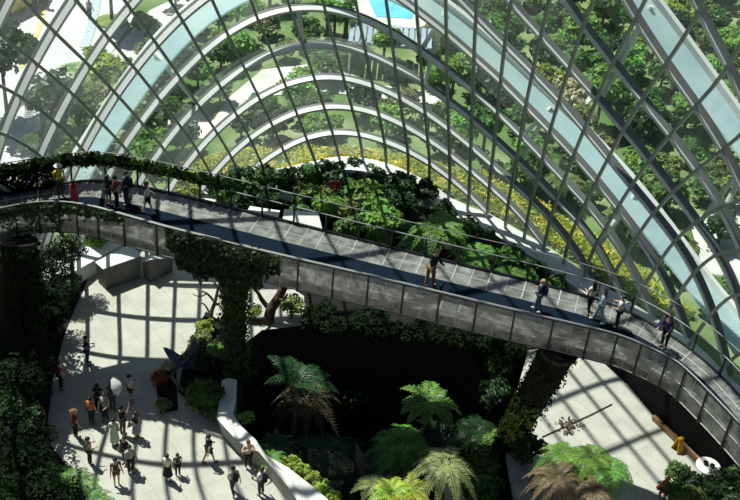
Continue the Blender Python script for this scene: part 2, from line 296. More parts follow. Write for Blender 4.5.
# dome grid nodes (columns of steel members by rows), measured once
GRID=[[[-17.02,52.89,-29.57],[-17.23,51.3,-26.08],[-17.43,49.61,-22.56],[-17.64,47.84,-19.04],[-17.87,45.97,-15.6],[-18.11,44.02,-12.33],[-18.4,41.98,-9.32],[-18.75,39.87,-6.77],[-19.17,37.75,-4.88],[-19.63,35.7,-3.58],[-20.04,33.8,-2.51],[-20.34,32.07,-1.27],[-20.5,30.46,0.34],[-20.56,28.93,2.36],[-20.54,27.44,4.68],[-20.45,25.95,7.19],[-20.33,24.46,9.8]],[[-16.03,53.1,-25.1],[-16.25,51.53,-21.73],[-16.47,49.88,-18.31],[-16.69,48.13,-14.87],[-16.92,46.27,-11.48],[-17.18,44.32,-8.23],[-17.47,42.28,-5.19],[-17.83,40.15,-2.55],[-18.27,37.98,-0.56],[-18.76,35.9,0.78],[-19.18,33.99,1.9],[-19.46,32.26,3.26],[-19.6,30.68,5.03],[-19.62,29.16,7.18],[-19.56,27.68,9.61],[-19.44,26.2,12.19],[-19.29,24.7,14.81]],[[-15.05,53.31,-21.09],[-15.28,51.78,-17.85],[-15.51,50.15,-14.53],[-15.74,48.42,-11.18],[-16.0,46.59,-7.87],[-16.27,44.64,-4.67],[-16.57,42.6,-1.61],[-16.93,40.45,1.13],[-17.39,38.24,3.21],[-17.91,36.11,4.6],[-18.34,34.2,5.81],[-18.6,32.49,7.31],[-18.69,30.92,9.25],[-18.67,29.42,11.55],[-18.57,27.95,14.08],[-18.41,26.46,16.7],[-18.23,24.95,19.33]],[[-14.07,53.52,-17.51],[-14.32,52.02,-14.39],[-14.56,50.43,-11.18],[-14.81,48.73,-7.94],[-15.09,46.92,-4.72],[-15.38,44.99,-1.6],[-15.7,42.96,1.43],[-16.06,40.79,4.26],[-16.55,38.52,6.46],[-17.1,36.35,7.92],[-17.52,34.43,9.25],[-17.74,32.74,10.93],[-17.78,31.2,13.05],[-17.71,29.72,15.5],[-17.56,28.24,18.12],[-17.37,26.75,20.78],[-17.16,25.22,23.4]],[[-13.08,53.73,-14.31],[-13.35,52.27,-11.32],[-13.61,50.72,-8.24],[-13.89,49.06,-5.11],[-14.19,47.26,-2.0],[-14.53,45.35,1.02],[-14.87,43.34,3.96],[-15.24,41.17,6.85],[-15.74,38.84,9.19],[-16.32,36.61,10.75],[-16.73,34.69,12.25],[-16.89,33.04,14.16],[-16.87,31.52,16.48],[-16.73,30.04,19.07],[-16.54,28.56,21.76],[-16.31,27.05,24.45],[-16.08,25.51,27.05]],[[-12.1,53.94,-11.47],[-12.39,52.52,-8.61],[-12.67,51.02,-5.66],[-12.97,49.39,-2.65],[-13.32,47.63,0.33],[-13.7,45.74,3.22],[-14.09,43.75,6.02],[-14.48,41.59,8.88],[-15.01,39.2,11.37],[-15.6,36.91,13.11],[-15.95,35.0,14.87],[-16.03,33.38,17.04],[-15.93,31.88,19.58],[-15.74,30.41,22.29],[-15.49,28.92,25.05],[-15.23,27.39,27.74],[-14.97,25.82,30.31]],[[-11.1,54.14,-8.96],[-11.43,52.77,-6.23],[-11.73,51.32,-3.41],[-12.07,49.74,-0.54],[-12.45,48.01,2.31],[-12.89,46.14,5.06],[-13.35,44.18,7.67],[-13.81,42.04,10.35],[-14.36,39.62,12.92],[-14.91,37.25,15.07],[-15.17,35.37,17.17],[-15.15,33.79,19.64],[-14.97,32.3,22.37],[-14.71,30.81,25.2],[-14.42,29.3,27.99],[-14.13,27.74,30.67],[-13.85,26.14,33.19]],[[-10.1,54.33,-6.74],[-10.46,53.02,-4.14],[-10.79,51.61,-1.45],[-11.16,50.09,1.26],[-11.6,48.4,3.97],[-12.11,46.56,6.57],[-12.63,44.63,9.03],[-13.16,42.51,11.59],[-13.74,40.09,14.19],[-14.23,37.66,16.71],[-14.37,35.82,19.19],[-14.24,34.26,21.98],[-13.97,32.77,24.9],[-13.65,31.26,27.81],[-13.32,29.71,30.62],[-13.0,28.11,33.28],[-12.7,26.47,35.74]],[[-9.09,54.51,-4.8],[-9.48,53.25,-2.32],[-9.85,51.91,0.23],[-10.26,50.45,2.78],[-10.76,48.81,5.33],[-11.34,47.02,7.76],[-11.91,45.1,10.22],[-12.48,42.98,12.75],[-13.07,40.6,15.38],[-13.53,38.2,18.08],[-13.52,36.37,21.04],[-13.27,34.81,24.11],[-12.92,33.29,27.17],[-12.55,31.74,30.14],[-12.18,30.15,32.95],[-11.84,28.5,35.56],[-11.52,26.82,37.96]],[[-8.06,54.68,-3.11],[-8.48,53.48,-0.75],[-8.89,52.19,1.68],[-9.36,50.81,4.06],[-9.94,49.22,6.46],[-10.55,47.48,8.84],[-11.13,45.59,11.32],[-11.74,43.49,13.87],[-12.31,41.19,16.55],[-12.7,38.86,19.46],[-12.56,37.03,22.77],[-12.22,35.43,26.05],[-11.81,33.86,29.21],[-11.4,32.26,32.2],[-11.01,30.61,34.98],[-10.65,28.91,37.55],[-10.32,27.17,39.89]],[[-6.99,54.83,-1.66],[-7.46,53.69,0.59],[-7.91,52.47,2.92],[-8.45,51.15,5.14],[-9.07,49.62,7.47],[-9.66,47.96,9.88],[-10.26,46.12,12.39],[-10.87,44.08,14.98],[-11.4,41.85,17.79],[-11.65,39.65,20.97],[-11.47,37.78,24.41],[-11.08,36.11,27.79],[-10.64,34.47,30.99],[-10.2,32.8,33.98],[-9.79,31.08,36.73],[-9.42,29.32,39.25],[-9.09,27.52,41.52]],[[-5.87,54.96,-0.44],[-6.4,53.89,1.72],[-6.9,52.74,3.93],[-7.46,51.49,6.09],[-8.08,50.05,8.42],[-8.67,48.44,10.89],[-9.25,46.7,13.44],[-9.84,44.73,16.11],[-10.29,42.61,19.1],[-10.45,40.5,22.41],[-10.25,38.6,25.9],[-9.85,36.84,29.3],[-9.39,35.12,32.51],[-8.95,33.36,35.49],[-8.53,31.56,38.21],[-8.16,29.73,40.67],[-7.84,27.87,42.89]],[[-4.7,55.07,0.55],[-5.25,54.07,2.65],[-5.78,53.0,4.79],[-6.34,51.83,6.96],[-6.93,50.49,9.29],[-7.54,48.96,11.79],[-8.07,47.32,14.38],[-8.61,45.46,17.18],[-8.99,43.43,20.28],[-9.11,41.38,23.66],[-8.91,39.45,27.15],[-8.53,37.61,30.56],[-8.08,35.78,33.76],[-7.64,33.93,36.72],[-7.23,32.05,39.41],[-6.87,30.13,41.83],[-6.56,28.21,44.0]],[[-3.46,55.14,1.28],[-3.99,54.22,3.39],[-4.5,53.25,5.47],[-5.05,52.17,7.65],[-5.62,50.93,9.99],[-6.23,49.51,12.48],[-6.73,47.98,15.11],[-7.22,46.22,18.0],[-7.57,44.28,21.18],[-7.66,42.27,24.6],[-7.48,40.3,28.1],[-7.12,38.37,31.51],[-6.7,36.44,34.71],[-6.28,34.49,37.66],[-5.89,32.52,40.33],[-5.55,30.53,42.73],[-5.26,28.53,44.87]],[[-2.15,55.16,1.7],[-2.59,54.34,3.8],[-3.08,53.48,5.84],[-3.61,52.49,8.03],[-4.17,51.37,10.35],[-4.75,50.09,12.81],[-5.25,48.65,15.49],[-5.71,46.98,18.46],[-6.04,45.12,21.71],[-6.13,43.14,25.17],[-5.98,41.13,28.7],[-5.66,39.12,32.13],[-5.27,37.08,35.35],[-4.88,35.03,38.31],[-4.52,32.96,40.99],[-4.21,30.89,43.38],[-3.94,28.84,45.51]],[[-0.82,55.14,1.8],[-1.14,54.4,3.82],[-1.6,53.62,5.86],[-2.11,52.74,8.02],[-2.61,51.75,10.3],[-3.16,50.61,12.75],[-3.66,49.27,15.46],[-4.12,47.7,18.49],[-4.44,45.91,21.8],[-4.54,43.96,25.32],[-4.41,41.92,28.9],[-4.13,39.82,32.39],[-3.79,37.69,35.67],[-3.44,35.53,38.67],[-3.12,33.38,41.38],[-2.84,31.23,43.79],[-2.6,29.11,45.92]],[[0.51,55.03,1.61],[0.28,54.37,3.54],[-0.14,53.67,5.56],[-0.59,52.91,7.64],[-1.05,52.03,9.87],[-1.53,51.02,12.29],[-2.03,49.8,15.01],[-2.49,48.32,18.08],[-2.8,46.61,21.45],[-2.91,44.7,25.03],[-2.81,42.63,28.7],[-2.57,40.46,32.28],[-2.27,38.24,35.66],[-1.97,35.99,38.74],[-1.69,33.74,41.51],[-1.45,31.53,43.96],[-1.24,29.34,46.11]],[[1.79,54.85,1.22],[1.61,54.21,3.14],[1.26,53.59,5.06],[0.86,52.92,7.08],[0.46,52.14,9.23],[0.07,51.27,11.52],[-0.4,50.18,14.19],[-0.84,48.82,17.29],[-1.15,47.2,20.67],[-1.26,45.33,24.33],[-1.19,43.25,28.1],[-0.98,41.02,31.82],[-0.73,38.71,35.32],[-0.47,36.37,38.51],[-0.24,34.05,41.37],[-0.04,31.77,43.88],[0.13,29.54,46.09]],[[3.02,54.58,0.67],[2.87,53.94,2.64],[2.59,53.38,4.47],[2.25,52.76,6.44],[1.91,52.08,8.5],[1.58,51.31,10.67],[1.19,50.37,13.16],[0.78,49.14,16.2],[0.49,47.64,19.55],[0.38,45.83,23.24],[0.45,43.75,27.14],[0.62,41.47,31.0],[0.83,39.09,34.65],[1.04,36.68,37.99],[1.22,34.3,40.96],[1.37,31.96,43.57],[1.5,29.69,45.85]],[[4.19,54.25,-0.01],[4.06,53.6,2.02],[3.83,53.05,3.87],[3.57,52.48,5.73],[3.28,51.84,7.76],[3.0,51.13,9.84],[2.71,50.31,12.15],[2.36,49.24,14.97],[2.11,47.9,18.16],[2.02,46.17,21.85],[2.07,44.1,25.84],[2.23,41.79,29.84],[2.4,39.36,33.68],[2.56,36.89,37.18],[2.68,34.46,40.3],[2.79,32.09,43.03],[2.88,29.78,45.4]],[[5.32,53.85,-0.82],[5.19,53.17,1.36],[5.0,52.6,3.27],[4.81,52.06,5.04],[4.59,51.44,7.02],[4.38,50.77,9.03],[4.15,50.04,11.18],[3.89,49.11,13.72],[3.69,47.94,16.63],[3.62,46.3,20.26],[3.68,44.28,24.27],[3.82,41.97,28.39],[3.96,39.51,32.41],[4.07,37.0,36.1],[4.14,34.54,39.38],[4.2,32.14,42.25],[4.25,29.82,44.74]],[[6.42,53.4,-1.74],[6.28,52.67,0.64],[6.11,52.06,2.7],[5.98,51.53,4.39],[5.85,50.91,6.28],[5.7,50.28,8.19],[5.53,49.56,10.29],[5.36,48.72,12.6],[5.22,47.72,15.15],[5.18,46.21,18.59],[5.26,44.27,22.5],[5.4,41.99,26.69],[5.51,39.51,30.87],[5.57,37.0,34.76],[5.59,34.53,38.22],[5.61,32.12,41.23],[5.62,29.79,43.85]],[[7.49,52.91,-2.81],[7.34,52.11,-0.16],[7.17,51.43,2.15],[7.09,50.88,3.84],[7.03,50.27,5.62],[6.94,49.65,7.4],[6.83,48.94,9.42],[6.76,48.09,11.65],[6.7,47.17,13.96],[6.68,45.86,16.96],[6.79,44.05,20.64],[6.95,41.83,24.8],[7.04,39.37,29.11],[7.05,36.87,33.18],[7.02,34.42,36.81],[7.0,32.03,39.98],[6.97,29.71,42.74]],[[8.54,52.38,-4.05],[8.39,51.51,-1.12],[8.23,50.74,1.46],[8.14,50.15,3.34],[8.13,49.53,5.04],[8.1,48.93,6.66],[8.07,48.18,8.64],[8.08,47.31,10.77],[8.09,46.39,12.94],[8.12,45.25,15.5],[8.28,43.6,18.78],[8.46,41.47,22.78],[8.52,39.07,27.17],[8.49,36.62,31.39],[8.43,34.21,35.17],[8.37,31.86,38.5],[8.31,29.57,41.4]],[[9.58,51.82,-5.51],[9.43,50.89,-2.3],[9.27,50.05,0.56],[9.17,49.35,2.77],[9.17,48.72,4.47],[9.2,48.1,6.01],[9.25,47.3,7.92],[9.32,46.45,9.87],[9.4,45.47,12.02],[9.51,44.36,14.33],[9.7,42.91,17.08],[9.92,40.91,20.75],[9.96,38.61,25.12],[9.89,36.26,29.41],[9.8,33.92,33.31],[9.71,31.62,36.78],[9.63,29.36,39.82]],[[10.61,51.25,-7.22],[10.45,50.27,-3.73],[10.3,49.35,-0.58],[10.18,48.54,2.02],[10.19,47.85,3.86],[10.27,47.17,5.38],[10.37,46.36,7.18],[10.48,45.49,9.04],[10.62,44.44,11.17],[10.8,43.29,13.32],[11.05,41.93,15.7],[11.32,40.13,18.82],[11.33,38.0,23.02],[11.25,35.78,27.28],[11.13,33.54,31.25],[11.03,31.31,34.82],[10.93,29.11,38.0]],[[11.64,50.68,-9.21],[11.48,49.64,-5.45],[11.32,48.65,-2.02],[11.2,47.76,0.89],[11.18,46.97,3.07],[11.29,46.23,4.66],[11.41,45.39,6.44],[11.55,44.46,8.3],[11.76,43.34,10.37],[12.0,42.14,12.42],[12.3,40.77,14.57],[12.6,39.15,17.17],[12.63,37.27,20.91],[12.54,35.22,25.02],[12.43,33.09,28.98],[12.31,30.94,32.63],[12.2,28.8,35.92]],[[12.67,50.1,-11.54],[12.5,49.01,-7.51],[12.34,47.97,-3.8],[12.22,47.0,-0.62],[12.19,46.13,1.85],[12.28,45.3,3.73],[12.39,44.39,5.66],[12.55,43.38,7.66],[12.8,42.22,9.62],[13.09,40.97,11.55],[13.45,39.61,13.41],[13.76,38.16,15.52],[13.84,36.48,18.76],[13.78,34.59,22.61],[13.68,32.58,26.51],[13.56,30.52,30.2],[13.45,28.44,33.59]],[[13.69,49.52,-14.22],[13.52,48.39,-9.92],[13.36,47.3,-5.96],[13.24,46.27,-2.52],[13.2,45.32,0.25],[13.26,44.4,2.49],[13.35,43.4,4.73],[13.49,42.29,7.01],[13.75,41.09,8.92],[14.11,39.83,10.59],[14.52,38.55,11.99],[14.86,37.2,13.72],[14.99,35.67,16.5],[14.97,33.92,20.05],[14.89,32.03,23.82],[14.79,30.06,27.51],[14.68,28.05,30.97]],[[14.72,48.95,-17.29],[14.55,47.78,-12.72],[14.39,46.64,-8.51],[14.27,45.56,-4.81],[14.22,44.53,-1.73],[14.24,43.52,0.9],[14.3,42.44,3.49],[14.39,41.25,6.11],[14.65,40.0,8.14],[15.08,38.78,9.33],[15.54,37.56,10.28],[15.9,36.29,11.67],[16.08,34.86,14.05],[16.11,33.23,17.29],[16.06,31.44,20.9],[15.98,29.56,24.55],[15.88,27.63,28.06]],[[15.75,48.39,-20.78],[15.58,47.18,-15.95],[15.42,46.0,-11.49],[15.3,44.86,-7.52],[15.24,43.77,-4.12],[15.24,42.68,-1.12],[15.27,41.53,1.79],[15.34,40.28,4.65],[15.56,38.98,6.89],[16.04,37.81,7.65],[16.53,36.64,8.23],[16.92,35.42,9.31],[17.15,34.07,11.35],[17.22,32.53,14.28],[17.21,30.84,17.71],[17.14,29.04,21.3],[17.06,27.18,24.84]],[[16.78,47.83,-24.74],[16.62,46.59,-19.64],[16.46,45.37,-14.92],[16.34,44.19,-10.68],[16.27,43.03,-6.96],[16.24,41.88,-3.63],[16.26,40.67,-0.45],[16.33,39.39,2.52],[16.55,38.1,4.71],[17.02,36.92,5.39],[17.53,35.79,5.75],[17.93,34.6,6.59],[18.19,33.3,8.34],[18.3,31.84,10.99],[18.32,30.23,14.23],[18.29,28.51,17.73],[18.22,26.71,21.27]],[[17.82,47.28,-29.21],[17.66,46.01,-23.83],[17.5,44.76,-18.84],[17.38,43.53,-14.33],[17.3,42.33,-10.32],[17.27,41.12,-6.69],[17.28,39.87,-3.31],[17.36,38.57,-0.31],[17.59,37.29,1.77],[18.03,36.12,2.5],[18.53,34.99,2.77],[18.94,33.82,3.44],[19.22,32.56,4.95],[19.37,31.16,7.35],[19.42,29.62,10.4],[19.41,27.96,13.81],[19.36,26.22,17.34]],[[18.86,46.74,-34.22],[18.7,45.44,-28.56],[18.55,44.16,-23.3],[18.43,42.9,-18.52],[18.35,41.65,-14.23],[18.31,40.4,-10.35],[18.33,39.12,-6.83],[18.42,37.82,-3.83],[18.66,36.55,-1.82],[19.07,35.37,-1.03],[19.54,34.24,-0.75],[19.95,33.08,-0.19],[20.24,31.85,1.14],[20.42,30.49,3.32],[20.5,29.01,6.2],[20.52,27.41,9.5],[20.49,25.73,13.0]],[[19.91,46.21,-39.81],[19.75,44.89,-33.87],[19.61,43.58,-28.34],[19.49,42.29,-23.29],[19.41,41.01,-18.74],[19.37,39.72,-14.65],[19.39,38.43,-11.02],[19.5,37.12,-8.04],[19.74,35.86,-6.06],[20.12,34.67,-5.19],[20.56,33.53,-4.87],[20.96,32.38,-4.34],[21.27,31.16,-3.16],[21.46,29.84,-1.15],[21.57,28.4,1.56],[21.61,26.86,4.76],[21.6,25.22,8.23]]]
JB=[10.98, 8.6, 8.72, 5.9, 4.96, 4.14, 3.4, 2.74, 2.12, 1.58, 1.06, 0.64, 0.28, 0.06, 0.06, -0.02, 0.08, 0.12, 0.18, 0.24, 0.54, 0.92, 1.22, 1.56, 1.94, 2.36, 2.84, 3.48, 4.34, 5.22, 6.04, 6.74, 7.86, 10.98, 10.98]
ARCH={1:([[-15.7,47.34,3.29],[-15.28,47.56,4.26],[-14.77,47.9,5.19],[-14.22,48.27,6.1],[-13.68,48.62,6.99],[-13.13,48.93,7.85],[-12.58,49.23,8.69],[-12.02,49.51,9.49],[-11.44,49.8,10.27],[-10.82,50.1,11.0],[-10.15,50.42,11.68],[-9.42,50.77,12.31],[-8.65,51.12,12.88],[-7.81,51.48,13.37],[-6.93,51.83,13.78],[-6.01,52.16,14.09],[-5.06,52.46,14.31],[-4.09,52.72,14.42],[-3.11,52.94,14.42],[-2.13,53.12,14.31],[-1.16,53.25,14.1],[-0.19,53.33,13.79],[0.76,53.37,13.4],[1.69,53.36,12.93],[2.61,53.3,12.41],[3.5,53.18,11.86],[4.39,53.02,11.28],[5.25,52.79,10.7],[6.11,52.5,10.14],[6.94,52.14,9.6],[7.77,51.73,9.1],[8.57,51.26,8.63],[9.36,50.74,8.18],[10.13,50.17,7.76],[10.87,49.57,7.34],[11.59,48.95,6.93],[12.3,48.32,6.5],[12.97,47.67,6.05],[13.63,47.02,5.58],[14.27,46.36,5.1],[14.89,45.69,4.62],[15.48,45.0,4.17],[16.06,44.29,3.77],[16.62,43.55,3.43],[17.16,42.78,3.17],[17.69,41.99,2.94],[18.2,41.22,2.68],[18.7,40.51,2.21]],[[-14.08,46.14,4.25],[-13.69,46.31,5.17],[-13.24,46.62,5.98],[-12.76,46.95,6.74],[-12.27,47.28,7.48],[-11.77,47.57,8.21],[-11.27,47.85,8.95],[-10.75,48.1,9.67],[-10.21,48.36,10.38],[-9.64,48.63,11.04],[-9.03,48.91,11.65],[-8.38,49.21,12.2],[-7.68,49.52,12.68],[-6.94,49.84,13.09],[-6.15,50.16,13.4],[-5.33,50.46,13.63],[-4.48,50.74,13.76],[-3.61,50.99,13.81],[-2.73,51.2,13.76],[-1.84,51.36,13.63],[-0.96,51.48,13.41],[-0.08,51.54,13.11],[0.77,51.57,12.75],[1.61,51.55,12.34],[2.44,51.48,11.87],[3.24,51.37,11.38],[4.02,51.21,10.87],[4.79,51.0,10.35],[5.54,50.75,9.84],[6.27,50.44,9.34],[6.99,50.09,8.86],[7.7,49.68,8.41],[8.4,49.23,7.99],[9.09,48.74,7.59],[9.75,48.21,7.2],[10.41,47.65,6.83],[11.04,47.07,6.47],[11.66,46.46,6.11],[12.26,45.85,5.74],[12.84,45.22,5.38],[13.4,44.59,5.01],[13.94,43.96,4.65],[14.47,43.31,4.31],[14.97,42.65,3.99],[15.46,41.99,3.7],[15.93,41.31,3.43],[16.39,40.64,3.13],[16.85,40.0,2.74]]),2:([[6.68,48.17,19.4],[7.31,47.83,19.16],[7.9,47.49,18.87],[8.47,47.15,18.56],[9.02,46.82,18.22],[9.55,46.49,17.85],[10.07,46.16,17.47],[10.57,45.82,17.07],[11.06,45.48,16.67],[11.54,45.13,16.26],[12.01,44.76,15.85],[12.47,44.39,15.44],[12.93,44.0,15.04],[13.38,43.6,14.64],[13.82,43.18,14.26],[14.25,42.75,13.88],[14.67,42.31,13.52],[15.09,41.85,13.17],[15.5,41.39,12.83],[15.91,40.91,12.49],[16.3,40.43,12.17],[16.69,39.95,11.85],[17.06,39.46,11.53],[17.43,38.97,11.21]],[[5.25,46.62,19.82],[5.92,46.28,19.58],[6.55,45.96,19.29],[7.14,45.65,18.96],[7.71,45.35,18.58],[8.26,45.05,18.18],[8.78,44.74,17.75],[9.3,44.42,17.31],[9.8,44.1,16.87],[10.29,43.76,16.42],[10.78,43.4,15.98],[11.26,43.02,15.54],[11.73,42.61,15.12],[12.19,42.19,14.72],[12.65,41.75,14.33],[13.1,41.28,13.97],[13.54,40.8,13.62],[13.98,40.3,13.28],[14.4,39.79,12.96],[14.82,39.27,12.65],[15.22,38.75,12.34],[15.61,38.23,12.02],[16.0,37.72,11.69],[16.37,37.22,11.34]])}
STRUT=[(1, 2, [(1, 5), (1, 4)]), (1, 8, [(5, 5), (5, 4)]), (1, 16, [(9, 5), (9, 4)]), (1, 24, [(13, 5), (13, 4)]), (1, 31, [(17, 5), (17, 4)]), (1, 37, [(21, 5), (21, 4)]), (2, 8, [(19, 9), (19, 8)]), (2, 18, [(23, 9), (23, 8)])]
# ================================================================ DOME
I0 = -5; NI = len(GRID); NJ = 17
GA = np.array(GRID)
def cr1(a, b, c, d, t): return .5*((2*b)+(c-a)*t+(2*a-5*b+4*c-d)*t*t+(3*b-a-3*c+d)*t**3)
def rib_pt(ii, j):
    j = min(max(j, 0), NJ-1); k = min(int(j), NJ-2); t = j-k; g = GA[ii]
    return cr1(g[max(k-1, 0)], g[k], g[k+1], g[min(k+2, NJ-1)], t)
def gpt(i, j):
    u = min(max(i-I0, 0), NI-1); k = min(int(u), NI-2); t = u-k
    return cr1(rib_pt(max(k-1, 0), j), rib_pt(k, j), rib_pt(k+1, j), rib_pt(min(k+2, NI-1), j), t)
def gnrm(i, j):
    a = gpt(i+.2, j)-gpt(i-.2, j); b = gpt(i, j+.2)-gpt(i, j-.2); n = np.cross(a, b); n /= np.linalg.norm(n)
    return n if n[1] > -.2 or n[2] > 0 else -n
_t = gnrm(10, 4); SG = 1 if _t[1] > 0 else -1
def gn(i, j):
    a = gpt(i+.2, j)-gpt(i-.2, j); b = gpt(i, j+.2)-gpt(i, j-.2); n = np.cross(a, b); n /= np.linalg.norm(n); return n*SG
SG = 1
if gn(10, 4)[1] < 0: SG = -1
JTOP = 15
def jb(i):
    u = min(max(i-I0, 0), NI-1); k = min(int(u), NI-2); return JB[k]+(JB[k+1]-JB[k])*(u-k)
# glass skin: one quad per half cell, flush with the outside of the members
V = []; F = []; idx = {}
def gv(i, j):
    key = (round(i*4), round(j*100))
    if key not in idx:
        p = gpt(i, j)+gn(i, j)*.34; idx[key] = len(V); V.append(tuple(p))
    return idx[key]
for ci in range(I0, I0+NI-1):
    for h in range(2):
        a, b = ci+h*.5, ci+h*.5+.5; ja, jc = jb(a), jb(b)
        st = sorted(set([x*.5 for x in range(-2, JTOP*2+1)]))
        for s0, s1 in zip(st, st[1:]):
            if s1 <= min(ja, jc): continue
            q = [(a, max(s0, ja)), (b, max(s0, jc)), (b, max(s1, jc)), (a, max(s1, ja))]
            f = []
            for c in q:
                k = gv(*c)
                if k not in f: f.append(k)
            if len(f) >= 3: F.append(tuple(f))
dome = struct('window_1', V, F, M['glass'], smooth=True)
tag(dome, 'curved glass dome wall of many panes on a steel grid', None)
for ii in range(NI):
    i = ii+I0; j0 = JB[ii]; n = max(3, int((JTOP-j0)*3))
    js = [j0+(JTOP-j0)*k/n for k in range(n+1)]
    o = MB().beam([gpt(i, j) for j in js], [gn(i, j) for j in js], .13, .15, [0.]*len(js)).build('mullion', M['rib'], dome); o['kind'] = 'structure'
for j in range(1, JTOP+1):
    iis = [I0+k/6 for k in range((NI-1)*6+1)]; run = []
    runs = []
    for i in iis:
        if jb(i) < j-.03: run.append(i)
        elif run: runs.append(run); run = []
    if run: runs.append(run)
    for r in runs:
        if len(r) > 3:
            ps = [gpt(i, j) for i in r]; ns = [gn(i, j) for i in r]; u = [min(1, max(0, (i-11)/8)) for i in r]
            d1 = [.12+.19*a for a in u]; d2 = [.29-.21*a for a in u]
            o = MB().beam(ps, ns, .17, d2, [.30-a for a in d1]).build('transom', M['steel'], dome); o['kind'] = 'structure'
            g = MB().beam(ps, ns, .20, d1, [.30 for a in d1]).build('gutter', M['gutter_steel'], o); g['kind'] = 'structure'  # added dark strip as painted shade on the ring, deeper towards the right
# outer arches with their struts
for k in (1, 2):
    Fp = [Vector(p) for p in ARCH[k][0]]; Wp = [Vector(p) for p in ARCH[k][1]]
    fl = MB(); nr = [(a-b).normalized() for a, b in zip(Fp, Wp)]
    side = []
    for q in range(len(Fp)):
        t = (Fp[min(q+1, len(Fp)-1)]-Fp[max(q-1, 0)]).normalized(); side.append(t)
    root = fl.beam(Fp, nr, .62, .30).build('trim_%d' % (k+1), M['white_steel']); root['kind'] = 'structure'
    tag(root, ['large white outer arch rib with pale blue web crossing the middle of the glass', 'large white outer arch rib at the upper right of the glass'][k-1], None)
    w = MB(); n = len(Fp)
    off = [t.cross(m).normalized()*.05 for t, m in zip(side, nr)]
    V = [a-o for a, o in zip(Fp, off)]+[b-o for b, o in zip(Wp, off)]+[a+o for a, o in zip(Fp, off)]+[b+o for b, o in zip(Wp, off)]
    FF = []
    for q in range(n-1): FF += [(q, q+1, n+q+1, n+q), (2*n+q, 3*n+q, 3*n+q+1, 2*n+q+1), (n+q, n+q+1, 3*n+q+1, 3*n+q)]
    o = w.add(V, FF).build('web', M['web'], root); o['kind'] = 'structure'
    for (ak, q, ns) in STRUT:
        if ak != k: continue
        for (i, j) in ns:
            pn = side[q].cross(Wp[q]-Fp[q]).normalized(); pn = pn if pn.dot(Vector((0, 0, CAMH))-Fp[q]) > 0 else -pn
            o = MB().tube([Wp[q].lerp(Fp[q], .62)+pn*.16, Vector(gpt(i, j)+gn(i, j)*.36)], .12, 8).build('strut', M['white_steel'], root); o['kind'] = 'structure'

# ================================================================ GROUND, FLOOR, CURB
BI = [I0+k*.5 for k in range((NI-1)*2+1)]
BC = [Vector(gpt(i, jb(i))) for i in BI]                       # base curve of the glass, left to right
BC2 = [Vector((p.x, p.y, 0)) for p in BC]
def offs(P, d):
    R = []
    for k, p in enumerate(P):
        t = (P[min(k+1, len(P)-1)]-P[max(k-1, 0)]); n = Vector((t.y, -t.x, 0)).normalized(); R.append(p-n*d)   # +d is outdoors
    return R
_o = offs(BC2, 1.)
if (_o[30]-BC2[30]).y < 0:
    _old = offs; offs = lambda P, d: _old(P, -d)
inside = [Vector((p.x, p.y)) for p in BC2]+[Vector((24, 8)), Vector((-24, 8))]
pit_px = [(300, 326), (262, 330), (243, 345), (237, 380), (234, 418), (256, 440), (289, 468), (335, 503), (385, 560), (510, 570), (516, 500), (512, 440), (516, 395), (528, 350), (470, 336), (380, 326)]
pit = [at(x, y, 0) for x, y in pit_px]
def poly_with_hole(outer, hole, z):
    A = [Vector((p.x, p.y, 0)) for p in outer]; B = [Vector((p.x, p.y, 0)) for p in hole]
    T = tessellate_polygon([A, B]); P = A+B
    return [(p.x, p.y, z) for p in P], [tuple(t) for t in T]
def up(V, F):
    G = []
    for f in F:
        a, b, c = (Vector(V[k]) for k in f[:3]); G.append(f if (b-a).cross(c-a).z > 0 else f[::-1])
    return G
V, F = poly_with_hole(inside, pit, 0.)
tag(struct('floor', V, up(V, F), M['plaza']), 'pale concrete visitor plaza inside the dome', None)
out = [Vector((-140, -20, 0)), Vector((140, -20, 0)), Vector((140, 210, 0)), Vector((-140, 210, 0))]
V, F = poly_with_hole(out, inside, -.03)
tag(struct('ground', V, up(V, F), M['ground']), 'garden ground outside the glass', None)
# pit shell
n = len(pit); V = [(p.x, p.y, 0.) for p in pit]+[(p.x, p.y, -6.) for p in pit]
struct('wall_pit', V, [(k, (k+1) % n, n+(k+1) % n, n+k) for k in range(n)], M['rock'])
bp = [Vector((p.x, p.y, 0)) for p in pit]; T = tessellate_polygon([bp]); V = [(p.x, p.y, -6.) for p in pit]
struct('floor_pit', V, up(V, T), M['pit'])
# concrete curb under the glass: inner face, wide top, outer face
A = offs(BC, -1.0); B = offs(BC, .30); n = len(BC)
V = []
for p, q, c in zip(A, B, BC):
    z = max(c.z, .25)-.02
    V += [(p.x, p.y, -.1), (p.x, p.y, z-.05), (q.x, q.y, z), (q.x, q.y, -.3)]
F = []
for k in range(n-1): F += [(k*4+e, k*4+e+1, k*4+5+e, k*4+4+e) for e in range(3)]
tag(struct('baseboard_glass', V, F, M['white']), 'white concrete curb along the foot of the glass', None)
# rock face of the indoor mountain on which the photographer stands
rnd = random.Random(3); V = []; F = []; nx, nz = 26, 14
for a in range(nz+1):
    t = a/nz
    for b in range(nx+1):
        x = -26+52*b/nx; V.append((x, -1.5+24*t**1.1+rnd.uniform(-.5, .2), 33.5-40*t+rnd.uniform(-.3, .3)))
for a in range(nz):
    for b in range(nx): k = a*(nx+1)+b; F.append((k, k+1, k+nx+2, k+nx+1))
struct('wall_mountain', V, F, M['rock'])
V = [(-26, -30, 33.6), (26, -30, 33.6), (26, -1.2, 33.6), (-26, -1.2, 33.6)]
struct('floor_summit', V, [(0, 1, 2, 3)], M['rock'])

